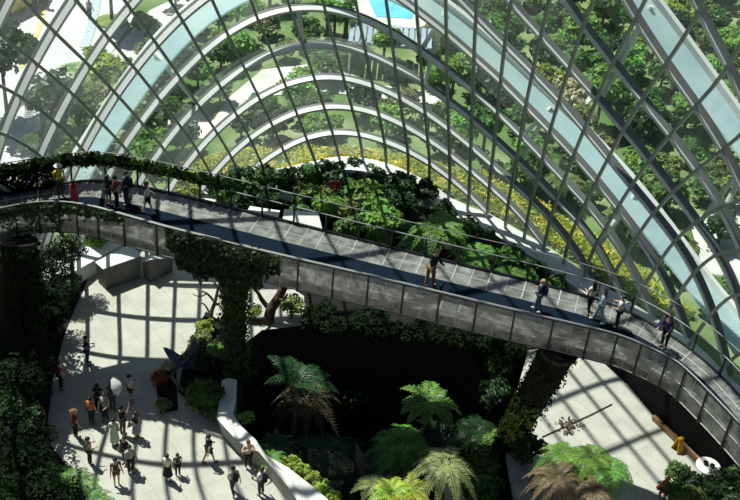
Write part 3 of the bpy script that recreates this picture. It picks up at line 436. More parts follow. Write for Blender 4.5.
# ---------------------------------------------------------------- outdoors
def flat(name, pts, z, m, label=None):
    P = [Vector((p.x, p.y, 0)) for p in pts]; T = tessellate_polygon([P]); V = [(p.x, p.y, z) for p in pts]
    o = struct(name, V, up(V, T), m)
    if label: o['label'] = label
    return o
ROAD_PX = [(-40, 60), (-40, -40), (150, -40), (132, 20), (112, 52), (84, 70), (70, 92), (62, 118), (50, 150), (30, 175), (-40, 190)]
PATHS_PX = [[(150, 10), (190, -8), (205, 4), (160, 30), (120, 75), (96, 72), (118, 46)],
            [(150, 118), (178, 104), (214, 120), (226, 100), (262, 70), (330, 62), (372, 84), (430, 92), (500, 124), (496, 134), (430, 104), (372, 98), (325, 92), (268, 96), (230, 122), (205, 140), (170, 130)],
            [(690, 225), (720, 200), (790, 190), (790, 330), (740, 330), (716, 300), (700, 260)],
            [(556, 95), (582, 78), (592, 100), (574, 116)],
            ]
road = [at(x, y, 0) for x, y in ROAD_PX]
flat('road', road, .0, M['road'], 'pale road outside at the upper left')
for k, pp in enumerate(PATHS_PX): flat('path_%d' % (k+1), [at(x, y, 0) for x, y in pp], .012*(k+1), M['pave'])
a = resample([at(x, y, 0) for x, y in [(52, -20), (44, 12), (33, 45), (20, 68)]], step=1.)
V, F = strip([(p.x-.14, p.y, .03) for p in a], [(p.x+.14, p.y, .03) for p in a]); struct('road_line', V, F, M['yellowline'])
a = resample([at(x, y, 0) for x, y in [(99, -20), (93, 20), (84, 48)]], step=1.)
V, F = strip([(p.x-.32, p.y, .04) for p in a], [(p.x+.32, p.y, .04) for p in a]); struct('road_gutter', V, F, M['gutter'])
# yellow flower bed hugging the glass
rng = np.random.default_rng(5); Pn = []; 
L0, L1 = offs(BC2, .9), offs(BC2, 3.4)
for k in range(15000):
    u = rng.uniform(16, len(BC2)-12); q = int(u); t = u-q; w = rng.random()
    a = L0[q].lerp(L0[q+1], t); b = L1[q].lerp(L1[q+1], t); p = a.lerp(b, w); Pn.append((p.x, p.y, .25+.35*rng.random()+.25*math.sin(p.x*1.3)*math.cos(p.y)))
Pn = np.array(Pn); Nn = rng.normal(size=Pn.shape)*.7+np.array([0, -.3, .6])
me = np_mesh('flower_bed', leaf_verts(Pn, Nn, .30, .34, rng), LV['yellow'])
tag(link(bpy.data.objects.new('flower_bed', me)), 'long bed of yellow flowers just outside the foot of the glass', 'flower bed', kind='stuff')
# trees and bushes
def proto_crown(key, blobs, n, size, seed, m): return np_mesh(key, blob_cloud(n, blobs, size, seed), m)
CROWN = {}
def crown(kind, var, n=620, size=.30, flat=.8):
    k = (kind, var, n)
    if k not in CROWN: CROWN[k] = proto_crown('crown', crown_blobs(var*7+len(kind), 7, 1., flat), n, size, var*13+3, LV[kind])
    return CROWN[k]
TRUNKS = {}
def trunk_mesh(mk):
    if mk not in TRUNKS:
        b = MB().tube([(0, 0, 0), (.02, .01, .35), (-.02, .02, .7), (.01, 0, 1)], [.12, .09, .08, .06], 7)
        b.tube([(-.01, .02, .6), (.2, .06, .95)], [.05, .025], 5); b.tube([(0, .01, .55), (-.18, .1, .92)], [.05, .025], 5)
        me = bpy.data.meshes.new('trunk'); me.from_pydata(b.V, [], b.F); me.materials.append(M[mk]); TRUNKS[mk] = me
    return TRUNKS[mk]
def tree(name, label, cat, loc, r, h, kind, var, group, n=620, size=.30, flat=.8, bark='bark', ratio=None):
    """crown of radius r whose middle stands h above the ground"""
    t = thing(name, label, cat, loc, random.uniform(0, 6.28), group)
    c = bpy.data.objects.new('crown', crown(kind, var, n, size, flat)); c.location = (0, 0, h); c.scale = (r, r, r*(ratio or 1)); link(c, t)
    k = bpy.data.objects.new('trunk', trunk_mesh(bark)); k.scale = (min(1.2, .5+.3*h),)*2+(h+.1*r,); link(k, t)
    return t
spots = []
rnd = random.Random(11)
BEDGE = offs(BC2, 4.3); edge = [(p.x, p.y) for p in BEDGE]
okp = lambda p: not inpoly(p[0], p[1], ROAD_PX) and not any(inpoly(p[0], p[1], q) for q in PATHS_PX)
for gy in range(0, 31):
    for gx in range(-20, 23):
        x = gx*2.3+(gy % 2)*1.15+rnd.uniform(-.75, .75); y = 36+gy*2.1+rnd.uniform(-.75, .75)
        p = px_of((x, y, 0)); ptop = px_of((x, y, 2.))
        if not (-12 < p[0] < 752 and -25 < ptop[1] and p[1] < 330): continue
        if inpoly(x, y, edge+[(60, 8), (24, 8), (-24, 8), (-60, 8)]) or y < 36: continue
        # must lie outdoors of the flower bed
        d = min((Vector((x, y, 0))-q).length for q in BC2)
        if d < 4.4 or inpoly(x, y, [(q.x, q.y) for q in BC2]+[(24, 8), (-24, 8)]): continue
        if (not okp(p) or not okp((p[0], p[1]-12))) and (inpoly(p[0], p[1], ROAD_PX) or rnd.random() > .22): continue
        if 350 < p[0] < 428 and p[1] < 62: continue
        if p[1] < 50 and 250 < p[0] < 420 and rnd.random() < .4: continue
        spots.append((x, y, d, p))
KIND = {'bright': 'bright green', 'mid': 'leafy green', 'dark': 'dark green', 'olive': 'olive green', 'lime': 'yellow green', 'cream': 'cream flowering'}
rows = {}
for s in spots: rows.setdefault(min(4, int((s[2]-4.4)/5)), []).append(s)
RN = ['row nearest flower bed', 'second row beyond flower bed', 'third row beyond flower bed', 'fourth row beyond flower bed', 'the farthest rows']
for rk, lst in rows.items():
    lst.sort(key=lambda s: s[3][0])
    for q, (x, y, d, p) in enumerate(lst):
        right = p[0] > 480
        kind = rnd.choices(['bright', 'mid', 'dark', 'olive', 'lime'], [3, 5, 3, 2.2, .9 if not right else .5])[0]
        if abs(p[0]-645) < 16 and p[1] < 60: kind = 'lime'
        big = rnd.random() < (.18 if rk else .05); r = rnd.uniform(.85, 1.45)*(1.3 if big else 1); h = r*rnd.uniform(.7, 1.0)+(1.6 if big else .15)
        nm = 'garden_tree' if big else 'garden_bush'
        tree(nm, '%s %s outside the glass, %s from left in %s' % (KIND[kind], 'tree' if big else 'bush', ordinal(q+1), RN[rk]), 'tree' if big else 'bush', (x, y, -.05), r, h, kind, rnd.randrange(3), 'trees and bushes outside the glass', n=700, size=.28)
# named single trees of the photo
def atop(px, py, z): return at(px, py, z)
p = at(8, 120, 0); tree('garden_tree', 'big dark tree outside at the left edge beside the road', 'tree', (p.x, p.y, 0), 2.6, 4.6, 'dark', 1, None, n=1500, size=.2)
p = at(112, 22, 0); tree('garden_tree', 'street tree with bare trunk in a round patch of grass by the road', 'tree', (p.x, p.y, 0), 2.4, 5.4, 'mid', 2, None, n=900)
b = MB().lathe([(1.15, 0), (1.1, .12), (.6, .22), (.01, .25)], 18); g = b.build('grass_patch', LV['lime']); g.location = (p.x, p.y, .0); tag(g, 'round bright green grass patch around the street tree trunk', 'grass')
def palm(label, px, py, trunk_h, L, seed, kind='frond', lean=(0, 0), cat='palm', nf=16, name='palm_tree', group=None, z=0., r=.16, W=.34, droop=.75, lift=.55, n=16, leafw=.30):
    p = at(px, py, z); t = thing(name, label, cat, p, 0, group)
    top = Vector((lean[0], lean[1], trunk_h))
    MB().tube([(0, 0, -.1), top*.5+Vector((-lean[0]*.1, 0, 0)), top], [r*1.25, r, r*.85], 9).build('trunk', M['bark'], t, True)
    me = np_mesh('crown', frond_crown(nf, L, L*W, n, droop, seed, lift, leafw=leafw), LV[kind]); c = bpy.data.objects.new('crown', me); c.location = top; link(c, t); return t
palm('palm tree outside at left between road and white paving', 45, 138, 2.6, 1.9, 1, 'mid')
palm('small palm outside at left beside the second arch foot', 78, 122, 1.6, 1.5, 2, 'mid')
palm('low palm in the paved bed left of the white arch', 40, 158, 1.2, 1.5, 3, 'mid')
palm('palm tree beside the upper left pavement', 78, 86, 1.2, 1.5, 8, 'bright')
palm('spiky dark palm outside right of the yellow green tree', 672, 96, 2.0, 2.2, 4, 'dark', nf=20)
palm('palm tree behind the right part of the yellow flower bed', 545, 175, 1.5, 1.7, 5, 'mid')
palm('pale palm outside below the pale gravel patch', 560, 205, 1.6, 1.6, 6, 'olive')
palm('palm tree outside at the top centre by the blue pool', 345, 42, 2.0, 1.8, 7, 'bright')
tree('garden_bush', 'cream flowering bush outside right of the white arch', 'bush', at(568, 108, 0), 1.5, 1.1, 'cream', 0, None, n=700, size=.24)
tree('garden_bush', 'small cream flowering bush beyond the right flower bed', 'bush', at(556, 196, 0), 1.0, .8, 'cream', 1, None, n=600, size=.26)
tree('garden_tree', 'rounded yellow green tree outside at the upper right', 'tree', at(665, 42, 0), 2.3, 2.2, 'lime', 2, None, n=1300, size=.2)
# pool court at the top
PW = mat('pool water', (.10, .50, .72), (.18, .66, .82), rough=.1, scale=.8); M['pool'] = PW
flat('pool_floor', [at(x, y, 0) for x, y in [(345, -40), (450, -40), (424, 30), (368, 28), (350, 6)]], .10, M['pave'])
flat('pool_water', [at(x, y, 0) for x, y in [(362, -40), (436, -40), (412, 20), (376, 18), (368, 0)]], .13, PW, 'bright blue paddling pool outside at the top')
lou = mat('blue grey louvre roof', (.42, .50, .60), (.30, .36, .45), rough=.5, scale=.4)
t = thing('garden_shelter', 'flat slatted blue grey shelter roof outside below the pool', 'shelter', at(388, 66, 0))
q = MB(); c0 = at(385, 50, 0)
for k in range(14): q.box((-2.6+.4*k, 0, 2.3), (.3, 3.0, .06))
q.build('roof_slats', lou, t)
for sx in (-2.6, 2.6):
    for sy in (-1.4, 1.4): MB().box((sx, sy, 1.14), (.12, .12, 2.28)).build('post', M['white_steel'], t)
MB().box((0, -1.45, 2.2), (5.4, .1, .16)).build('beam', M['white_steel'], t)
# yellow minibus and passers-by at the upper left
YP = mat('yellow vehicle paint', (.80, .62, .12), (.72, .54, .10), rough=.35); DG = mat('dark vehicle glass', (.04, .05, .06), rough=.15); TY = mat('black tyre', (.02, .02, .02), rough=.8)
def minibus(label, px, py, rz, L=5.2, H=2.2):
    t = thing('minibus', label, 'minibus', at(px, py, 0), rz)
    prof = [(-L/2, .35), (-L/2, H*.93), (-L/2+.15, H), (L/2-1.1, H), (L/2-.35, H*.55), (L/2, H*.45), (L/2, .35)]
    n = len(prof); V = [(x, s*.95, z) for s in (-1, 1) for x, z in prof]
    F = [tuple(range(n)), tuple(range(n, 2*n))[::-1]]+[(k, n+k, n+(k+1) % n, (k+1) % n) for k in range(n)]
    meshobj('body', V, F, YP, t)
    for s in (-1, 1):
        q = MB()
        for k in range(4): q.box((-L/2+.65+k*.95, s*.955, H*.72), (.78, .03, H*.26))
        q.build('side_windows', DG, t)
    MB().add([(L/2-1.07, -.8, H*.97), (L/2-1.07, .8, H*.97), (L/2-.36, .8, H*.58), (L/2-.36, -.8, H*.58)], [(0, 3, 2, 1)]).build('windscreen', DG, t).location = (.03, 0, .02)
    for sx in (-L/2+.95, L/2-.95):
        for s in (-1, 1):
            MB().tube([(sx, s*.8, .35), (sx, s*1., .35)], .35, 14).build('wheel', TY, t)
    return t
minibus('yellow minibus parked on the road at the top left corner', 14, 8, 1.15)
tree('garden_bush', 'bright yellow bush outside at the right edge beyond the glass', 'bush', at(738, 302, 0), .55, .4, 'yellow', 1, None, n=500, size=.3)
# ================================================================ WALKWAY
DZ = 8.0
FPX_ = [(0, 195), (53, 187), (84, 181.5), (116, 182), (125, 184.6), (168, 193.4), (195, 199.6), (223.5, 207.5), (255, 214.5), (338, 236), (430, 258), (490, 274), (536, 283.5), (588, 300), (613, 306.5), (645, 320), (673, 338), (698, 354), (722, 378), (740, 398), (755, 418)]
NPX_ = [(0, 208), (30, 202.5), (58, 201), (88, 205), (130, 216.5), (167, 227.7), (213, 238), (248, 247.6), (370, 275.5), (500, 306.5), (560, 320.5), (620, 334.4), (650, 348), (675, 359), (690, 372), (740, 423)]
FC = [Vector((-22.5, 34.6, 8)), Vector((-19, 37.7, 8))]+[at(x, y, 8) for x, y in FPX_[::2]]+[Vector((14.6, 28.2, 8)), Vector((14.9, 25.5, 8))]
NC = [Vector((-20.3, 31.8, 8)), Vector((-17.6, 35.0, 8))]+[Vector((*at(x, y, 9.15).xy, 8)) for x, y in NPX_]+[Vector((13.9, 26.6, 8)), Vector((14.2, 25.0, 8))]
FC = resample(FC, step=.36); _N = resample(NC, step=.1)
NC = [min(_N, key=lambda q: (q-p).length_squared) for p in FC]
def smooth(P, k=3):
    for _ in range(k): P = [P[0]]+[(P[i-1]+P[i]*2+P[i+1])/4 for i in range(1, len(P)-1)]+[P[-1]]
    return P
FC = smooth(FC, 4); NC = smooth(NC, 12)
NW = len(FC)
def wk(k, f, z=8.0): p = FC[k].lerp(NC[k], f); return Vector((p.x, p.y, z))
walk = thing('elevated_walkway', 'long curved elevated walkway with dark blue deck and mesh railings crossing the hall', 'walkway', (0, 0, 0))
def slab(name, f0, f1, z0, z1, m, k0=0, k1=None):
    k1 = NW if k1 is None else k1; V = []; n = k1-k0
    for k in range(k0, k1): V += [wk(k, f0, z0), wk(k, f0, z1), wk(k, f1, z1), wk(k, f1, z0)]
    F = []
    for k in range(n-1): F += [(k*4+e, k*4+(e+1) % 4, k*4+4+(e+1) % 4, k*4+4+e) for e in range(4)]
    F += [(3, 2, 1, 0), ((n-1)*4, (n-1)*4+1, (n-1)*4+2, (n-1)*4+3)]
    return meshobj(name, V, F, m, walk)
slab('underside', .0, .985, 7.72, 7.9, M['under'])
slab('deck', .36, .72, 7.9, 8.0, M['blue_deck'])
slab('edge_beam', -.03, .01, 7.6, 8.06, M['frame']); slab('edge_beam', .985, 1.0, 7.60, 7.72, M['frame'])
BAY = 4
M['gratebar'] = mat('pale grating frame', (.62, .62, .58), rough=.5)
for k in range(0, NW-BAY, BAY):
    for f0, f1 in ((.01, .36), (.72, .99)):
        V = []; 
        for q in range(k, k+BAY+1): V += [wk(q, f0, 8.0), wk(q, f1, 8.0)]
        g = meshobj('floor_grating', V, [(2*q, 2*q+1, 2*q+3, 2*q+2) for q in range(BAY)], M['grate'], walk)
        b = MB()
        b.tube([wk(k, f0, 8.01), wk(k, f1, 8.01)], .03, 4); fm = (f0+f1)/2
        b.tube([wk(k, fm, 8.01), wk(k+BAY, fm, 8.01)], .02, 4); b.tube([wk(k+BAY//2, f0, 8.01), wk(k+BAY//2, f1, 8.01)], .018, 4)
        b.build('grating_frame', M['gratebar'], g)
# railings: side 0 far, side 1 near
ups = Vector((0, 0, 1))
for k in range(0, NW-BAY+1, BAY):
    o = (FC[k]-NC[k]).normalized()
    MB().tube([wk(k, 0, 7.7)+o*.05, wk(k, 0, 8.8)+o*.12], .045, 6).build('post', M['frame'], walk)
    MB().tube([wk(k, 1, 7.6)-o*.05, wk(k, 1, 9.12)-o*.02], .04, 6).build('post', M['frame'], walk)
    if k+BAY < NW:
        V = []
        for q in range(k, k+BAY+1): V += [wk(q, 1.005, 7.68), wk(q, 1.005, 9.06)]
        p = meshobj('mesh_panel', V, [(2*q, 2*q+1, 2*q+3, 2*q+2) for q in range(BAY)], M['panel'], walk)
        b = MB()
        b.tube([wk(q, 1.006, 8.38) for q in range(k, k+BAY+1)], .016, 4); b.tube([wk(k+BAY//2, 1.006, 7.7), wk(k+BAY//2, 1.006, 9.06)], .014, 4)
        b.tube([wk(q, 1.006, 7.69) for q in range(k, k+BAY+1)], .02, 4)
        b.build('panel_bars', M['gratebar'], p)
def rail(name, f, z, r, m, out=0.):
    P = []
    for k in range(NW): P.append(wk(k, f, z)+(FC[k]-NC[k]).normalized()*out)
    return MB().tube(P, r, 6).build(name, m, walk, True)
rail('handrail', 1.0, 9.15, .042, M['rail']); rail('handrail', .93, 9.0, .03, M['rail'])
rail('handrail', 0., 8.8, .032, M['rail'], .12); rail('wire', -.0, 9.32, .022, M['rail'], .3)

def kx(px, far=True):
    """bay sample of the walkway nearest to a photo column"""
    return min(range(NW), key=lambda k: abs(px_of((FC if far else NC)[k]+Vector((0, 0, .6)))[0]-px))
def ivy_along(label, px0, px1, far, n, z0, z1, thick, size, seed, hang=.0, kind='ivy', outw=.0):
    rng = np.random.default_rng(seed); k0, k1 = kx(px0, far), kx(px1, far); P = []; Nn = []
    C = FC if far else NC
    for _ in range(n):
        u = rng.uniform(k0, k1); k = min(int(u), NW-2); p = C[k].lerp(C[k+1], u-k); o = (FC[k]-NC[k]).normalized()*(1 if far else -1)
        a = abs(2*(u-k0)/(k1-k0)-1); lim = z0-hang*rng.random()**2*(1-a**3)*(.5+.5*math.sin(u*1.7)); z = rng.uniform(lim, z1-.12*math.sin(u*.9)**2); w = rng.normal()*thick+outw
        q = p+o*w; P.append((q.x, q.y, z)); Nn.append((o.x*1.2, o.y*1.2, .9))
    P = np.array(P); Nn = np.array(Nn)+rng.normal(size=P.shape)*.6
    me = np_mesh('climbing_ivy', leaf_verts(P, Nn, size, .75, rng), LV[kind]); o = link(bpy.data.objects.new('climbing_ivy', me)); tag(o, label, 'ivy', 'ivy on the walkway'); return o
ivy_along('ivy hedge grown over the far railing at the left end of the walkway', -60, 128, True, 5600, 8.95, 9.45, .13, .16, 1, hang=.4)
ivy_along('dark ivy curtain hanging on the far railing at the far left', -80, 62, True, 4200, 8.0, 9.2, .10, .16, 12, kind='deep')
ivy_along('ivy band along the far rail top right of the first posts', 128, 232, True, 2600, 8.95, 9.4, .12, .18, 2, hang=.1)
ivy_along('ivy covering the near railing at the left end of the walkway', -50, 124, False, 3000, 8.75, 9.15, .07, .15, 3, hang=.75)
ivy_along('ivy draped over the near railing above the left ivy pillar', 168, 282, False, 3800, 8.2, 9.12, .09, .15, 4, hang=1.2)
ivy_along('ivy hanging under the near edge beside the left ivy pillar', 178, 262, False, 2600, 7.3, 8.3, .11, .16, 5, hang=.9)
ivy_along('thin ivy on the far left near railing foot', -60, 62, False, 700, 7.7, 8.8, .07, .15, 6)

# ---------------------------------------------------------------- pillars
def pillar(label, b, t, r0, r1, ivy_n, ivy_label, seed, m='moss', kind='ivy', leaf=.16, name='walkway_pillar', thick=.16):
    b, t = Vector(b), Vector(t); q = MB(); P = [b.lerp(t, k/8) for k in range(9)]
    root = thing(name, label, 'pillar', b)
    sh = q.tube([p-b for p in P], [r0+(r1-r0)*k/8 for k in range(9)], 16).build('shaft', M[m], root, True)
    MB().tube([t-b-(t-b).normalized()*.3, t-b-(t-b).normalized()*.02], [r1*1.02, r1*1.12], 16).build('capital', M['under'], root)
    if ivy_n:
        rng = np.random.default_rng(seed); u = rng.random(ivy_n); a = rng.uniform(0, 2*PI, ivy_n); R = r0+(r1-r0)*u+np.abs(rng.normal(size=ivy_n))*thick
        C = np.array(b)[None]*(1-u)[:, None]+np.array(t)[None]*u[:, None]; d = np.stack([np.cos(a), np.sin(a), np.zeros_like(a)], 1)
        me = np_mesh('climbing_ivy', leaf_verts(C+d*R[:, None], d+rng.normal(size=d.shape)*.5+np.array([0, 0, .5]), leaf, .75, rng), LV[kind])
        tag(link(bpy.data.objects.new('climbing_ivy', me)), ivy_label, 'ivy', 'ivy on the pillars')
    return root
pb = at(236, 378, 0); pt = at(234, 256, 7.7)
pillar('vertical walkway pillar wrapped in ivy left of the dark pit', pb, (pt.x, pt.y, 7.65), .40, .46, 3600, 'thick dark ivy wrapped around the vertical left pillar', 21)
pb2 = at(503, 452, -.3); pt2 = at(560, 347, 7.6)
pillar('leaning walkway pillar like a dark mossy trunk at right', pb2, pt2, .50, .72, 1500, 'sparse dark moss and leaves on the leaning right pillar', 22, thick=.1, leaf=.14, kind='deep')
MB_ = at(507, 500, -5.9)
p0 = Vector((pb2.x, pb2.y, -.2)); 
t = thing('tree_column', 'black trunk below the leaning pillar going down into the pit', 'trunk', (pb2.x, pb2.y, -5.9))
MB().tube([(0, 0, 0), (.05, -.05, 2.8), (0, 0, 5.7)], [.6, .5, .48], 14).build('trunk', M['moss'], t, True)
rng = np.random.default_rng(31); P = []
for _ in range(420):
    u = rng.uniform(.2, .56); c = Vector(pb2).lerp(Vector(pt2), u); a = rng.uniform(PI*.75, PI*1.65); P.append((c.x+math.cos(a)*.66, c.y+math.sin(a)*.66, c.z+.1*rng.normal()))
P = np.array(P); me = np_mesh('moss_clump', leaf_verts(P, rng.normal(size=P.shape)+np.array([-.8, -.2, .6]), .26, .5, rng), LV['lime'])
tag(link(bpy.data.objects.new('moss_clump', me)), 'bright yellow green moss and ferns on the left side of the leaning pillar', 'moss', kind='stuff')
for k, (x0, y0, x1, y1) in enumerate([(4, 430, 14, 236), (36, 402, 24, 238)]):
    b = at(x0, y0, 0); tt = at(x1, y1, 7.7)
    pillar('dark ivy pillar under the left end of the walkway, %s of two' % ['left', 'right'][k], (b.x, b.y, 0), (tt.x, tt.y, 7.6), .45, .5, 3000, 'dark ivy hanging on the %s pillar at the far left' % ['left', 'right'][k], 40+k, kind='deep', leaf=.15, thick=.14)

# ================================================================ INTERIOR FIXTURES
M['darkconc'] = mat('dark grey concrete side', (.16, .165, .16), (.11, .115, .11), rough=.8, scale=1.3)  # shade on the block sides put into the colour, tops stay white
def facet_block(name, label, top, h, m, dark, z0=0., slope=None):
    """faceted block: top polygon (px, z=h) down to a slightly smaller foot"""
    T = [at(x, y, h) for x, y in top]; c = sum(T, Vector())/len(T); n = len(T)
    B = [Vector((c.x+(p.x-c.x)*.92, c.y+(p.y-c.y)*.92, z0)) for p in T]
    if slope: T = [Vector((p.x, p.y, p.z+s)) for p, s in zip(T, slope)]
    root = thing(name, label, 'planter block', (c.x, c.y, z0)); o = Vector((c.x, c.y, z0))
    V = [p-o for p in T]+[p-o for p in B]; F = [(k, n+k, n+(k+1) % n, (k+1) % n) for k in range(n)]
    F = [f[::-1] for f in F]
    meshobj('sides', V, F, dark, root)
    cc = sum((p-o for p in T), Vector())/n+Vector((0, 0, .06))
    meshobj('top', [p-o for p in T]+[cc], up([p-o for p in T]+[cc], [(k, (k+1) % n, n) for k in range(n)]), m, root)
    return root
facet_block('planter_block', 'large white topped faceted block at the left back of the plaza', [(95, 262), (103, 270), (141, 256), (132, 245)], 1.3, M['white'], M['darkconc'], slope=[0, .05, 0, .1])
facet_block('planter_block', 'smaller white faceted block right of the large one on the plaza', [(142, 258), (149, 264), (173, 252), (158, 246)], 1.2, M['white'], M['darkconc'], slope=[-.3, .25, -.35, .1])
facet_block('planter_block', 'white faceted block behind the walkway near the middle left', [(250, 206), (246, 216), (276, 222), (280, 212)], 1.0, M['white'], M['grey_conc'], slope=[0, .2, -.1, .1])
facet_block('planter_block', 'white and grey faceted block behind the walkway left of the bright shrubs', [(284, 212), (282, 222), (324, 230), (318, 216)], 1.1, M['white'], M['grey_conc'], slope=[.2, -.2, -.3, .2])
# low ledges left of the blocks
a = [at(40, 246, .5), at(70, 262, .5), at(100, 258, .5)]
MB().beam([at(58, 268, .4), at(100, 262, .4), at(124, 246, .4)], [(0, 0, 1)]*3, .35, .4).build('stone_ledge', M['white']); tag(bpy.data.objects['stone_ledge'], 'low pale stone ledge behind the large white block', 'ledge')
# faceted planter wall along the pit
OUT = [(222, 380), (219, 400), (217, 419), (238, 442), (259, 452), (270, 465), (289, 488), (305, 512), (330, 540)]
INN = [(237, 380), (236, 400), (233, 414), (241, 426), (256, 440), (266, 455), (289, 468), (312, 486), (350, 518)]
ZT = [.9, 1.0, 1.05, .95, 1.15, .9, 1.1, .95, 1.]
O_ = [at(x, y, z) for (x, y), z in zip(OUT, ZT)]; N_ = [at(x, y, z+.1) for (x, y), z in zip(INN, ZT)]
pw = thing('planter_wall', 'white faceted planter wall between the plaza and the dark pit', 'planter wall', (O_[3].x, O_[3].y, 0)); oo = Vector((O_[3].x, O_[3].y, 0))
mid = [(a*.5+b*.5)+Vector((0, 0, .12*(-1)**k)) for k, (a, b) in enumerate(zip(O_, N_))]
V = [p-oo for p in O_]+[p-oo for p in mid]+[p-oo for p in N_]; n = len(O_); F = []
for k in range(n-1):
    for r in (0, n): F += [(r+k, r+k+1, r+n+k+1), (r+k, r+n+k+1, r+n+k)] if (k+r) % 2 else [(r+k, r+k+1, r+n+k), (r+k+1, r+n+k+1, r+n+k)]
meshobj('coping', V, up(V, F), M['white'], pw)
din = [(a-b).normalized() for a, b in zip(N_, O_)]
V = [p-oo for p in O_]+[Vector((p.x, p.y, 0))+d*.25-oo for p, d in zip(O_, din)]
meshobj('outer_face', V, [(k, n+k, n+k+1, k+1) for k in range(n-1)], M['grey_conc'], pw)
V = [p-oo for p in N_]+[Vector((p.x, p.y, -.6))-oo for p in N_]
meshobj('inner_face', V, [(k, k+1, n+k+1, n+k) for k in range(n-1)], M['grey_conc'], pw)
# grey ledge at the right rim of the pit
MB().beam([at(512, 436, .35), at(518, 470, .35), at(524, 500, .35), at(530, 540, .35)], [(0, 0, 1)]*4, .75, .4).build('rim_ledge', M['grey_conc']); tag(bpy.data.objects['rim_ledge'], 'narrow grey concrete ledge right of the black trunk', 'ledge')
# dark wall below the right end of the walkway with its timber edge
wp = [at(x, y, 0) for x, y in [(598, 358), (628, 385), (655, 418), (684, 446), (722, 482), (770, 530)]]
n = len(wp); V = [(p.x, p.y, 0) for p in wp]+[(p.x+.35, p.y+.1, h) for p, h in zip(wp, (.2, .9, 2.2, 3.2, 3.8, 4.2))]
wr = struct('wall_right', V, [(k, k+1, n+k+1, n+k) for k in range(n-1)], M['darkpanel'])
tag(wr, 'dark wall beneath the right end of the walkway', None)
MB().beam([p+Vector((-.12, -.1, .2)) for p in wp[2:]], [(0, 0, 1)]*(n-2), .16, .22).build('timber_edge', M['wood']); tag(bpy.data.objects['timber_edge'], 'brown timber edge along the foot of the dark right wall', 'edging')
# yellow folding floor sign
YS = mat('yellow sign plastic', (.85, .48, .04), (.75, .40, .03), rough=.4)
t = thing('floor_sign', 'small yellow folding floor sign beside the dark right wall', 'sign', at(677, 450, 0), .5)
for s in (-1, 1):
    V = [(-.18, s*.20, 0), (.18, s*.20, 0), (.13, s*.03, .75), (-.13, s*.03, .75), (-.18, s*.23, 0), (.18, s*.23, 0), (.13, s*.06, .75), (-.13, s*.06, .75)]
    meshobj('board', V, [(0, 1, 2, 3), (7, 6, 5, 4), (0, 4, 5, 1), (3, 2, 6, 7), (1, 5, 6, 2), (0, 3, 7, 4)], YS, t)
MB().tube([(-.10, 0, .76), (.10, 0, .76)], .03, 8).build('handle', YS, t)
# red cone lying tilted
RC = mat('red plastic', (.75, .04, .02), (.6, .03, .02), rough=.4)
t = thing('traffic_cone', 'red cone on the plaza left of the striped hedge', 'cone', at(664, 489, 0), .4)
MB().box((0, 0, .03), (.5, .5, .06), .2).build('foot', RC, t); MB().lathe([(.21, .06), (.12, .42), (.045, .78), (.03, .80)], 18).build('body', RC, t, True)
# white round tub with dark things on it
t = thing('round_table', 'white round pedestal table beside the timber edge at lower right', 'table', at(704, 478, 0))
MB().lathe([(.30, 0), (.30, .04), (.08, .10), (.07, .66), (.12, .70)], 22).build('pedestal', M['white_steel'], t, True)
MB().lathe([(.50, .70), (.53, .72), (.53, .75), (.50, .77)], 28).build('tabletop', M['white'], t)
BK = mat('black plastic', (.03, .03, .03), rough=.4)
tp = at(704, 478, 0)
for k, (dx, dy) in enumerate([(-.12, .08), (.14, -.06)]):
    o = MB().lathe([(.07, 0), (.10, .06), (.11, .12), (.10, .13), (.06, .05)], 14).build('dark_bowl', BK); o.location = (tp.x+dx, tp.y+dy, .77); tag(o, 'small dark bowl on the white round table, the %s one' % ['left', 'right'][k], 'bowl', 'bowls on the round table')
# information box on the far rail
k = kx(285); p = wk(k, 0, 9.15); 
t = thing('information_sign', 'small green grey sign box fixed to the far railing', 'sign', (p.x, p.y+.2, 8.75), -.25)
GS = mat('green grey sign', (.16, .22, .19), (.12, .17, .15), rough=.5)
MB().box((0, 0, .45), (.5, .08, .38)).build('board', GS, t); MB().tube([(0, 0, 0), (0, 0, .3)], .03, 6).build('stem', M['frame'], t)
# blue leaf sculpture in the bed left of the pillar
t = thing('leaf_sculpture', 'blue grey leaf shaped sculpture in the bed left of the planter wall', 'sculpture', at(191, 372, 0), .6)
BL = mat('blue grey bronze', (.09, .14, .20), (.04, .06, .10), rough=.35, metal=.5)
def leafplate(L, W, bend, tw):
    V = []; F = []
    for k in range(9):
        u = k/8; w = W*math.sin(PI*min(1, .06+u*.94))**.7; x = L*u; z = .25+bend*u*u*L+.3*u
        V += [(x, -w, z+.15*w), (x, 0, z), (x, w, z+.15*w)]
    for k in range(8): F += [(3*k, 3*k+1, 3*k+4, 3*k+3), (3*k+1, 3*k+2, 3*k+5, 3*k+4)]
    R = Matrix.Rotation(tw, 3, 'Z'); return [R@Vector(v) for v in V], F
for L, W, bd, tw in ((1.3, .34, .5, 2.4), (1.1, .3, .3, -.6), (.9, .25, .9, .9)):
    V, F = leafplate(L, W, bd, tw); meshobj('leaf', V, F, BL, t, True)
MB().tube([(0, 0, 0), (0, 0, .32)], .08, 8).build('stem', BL, t)
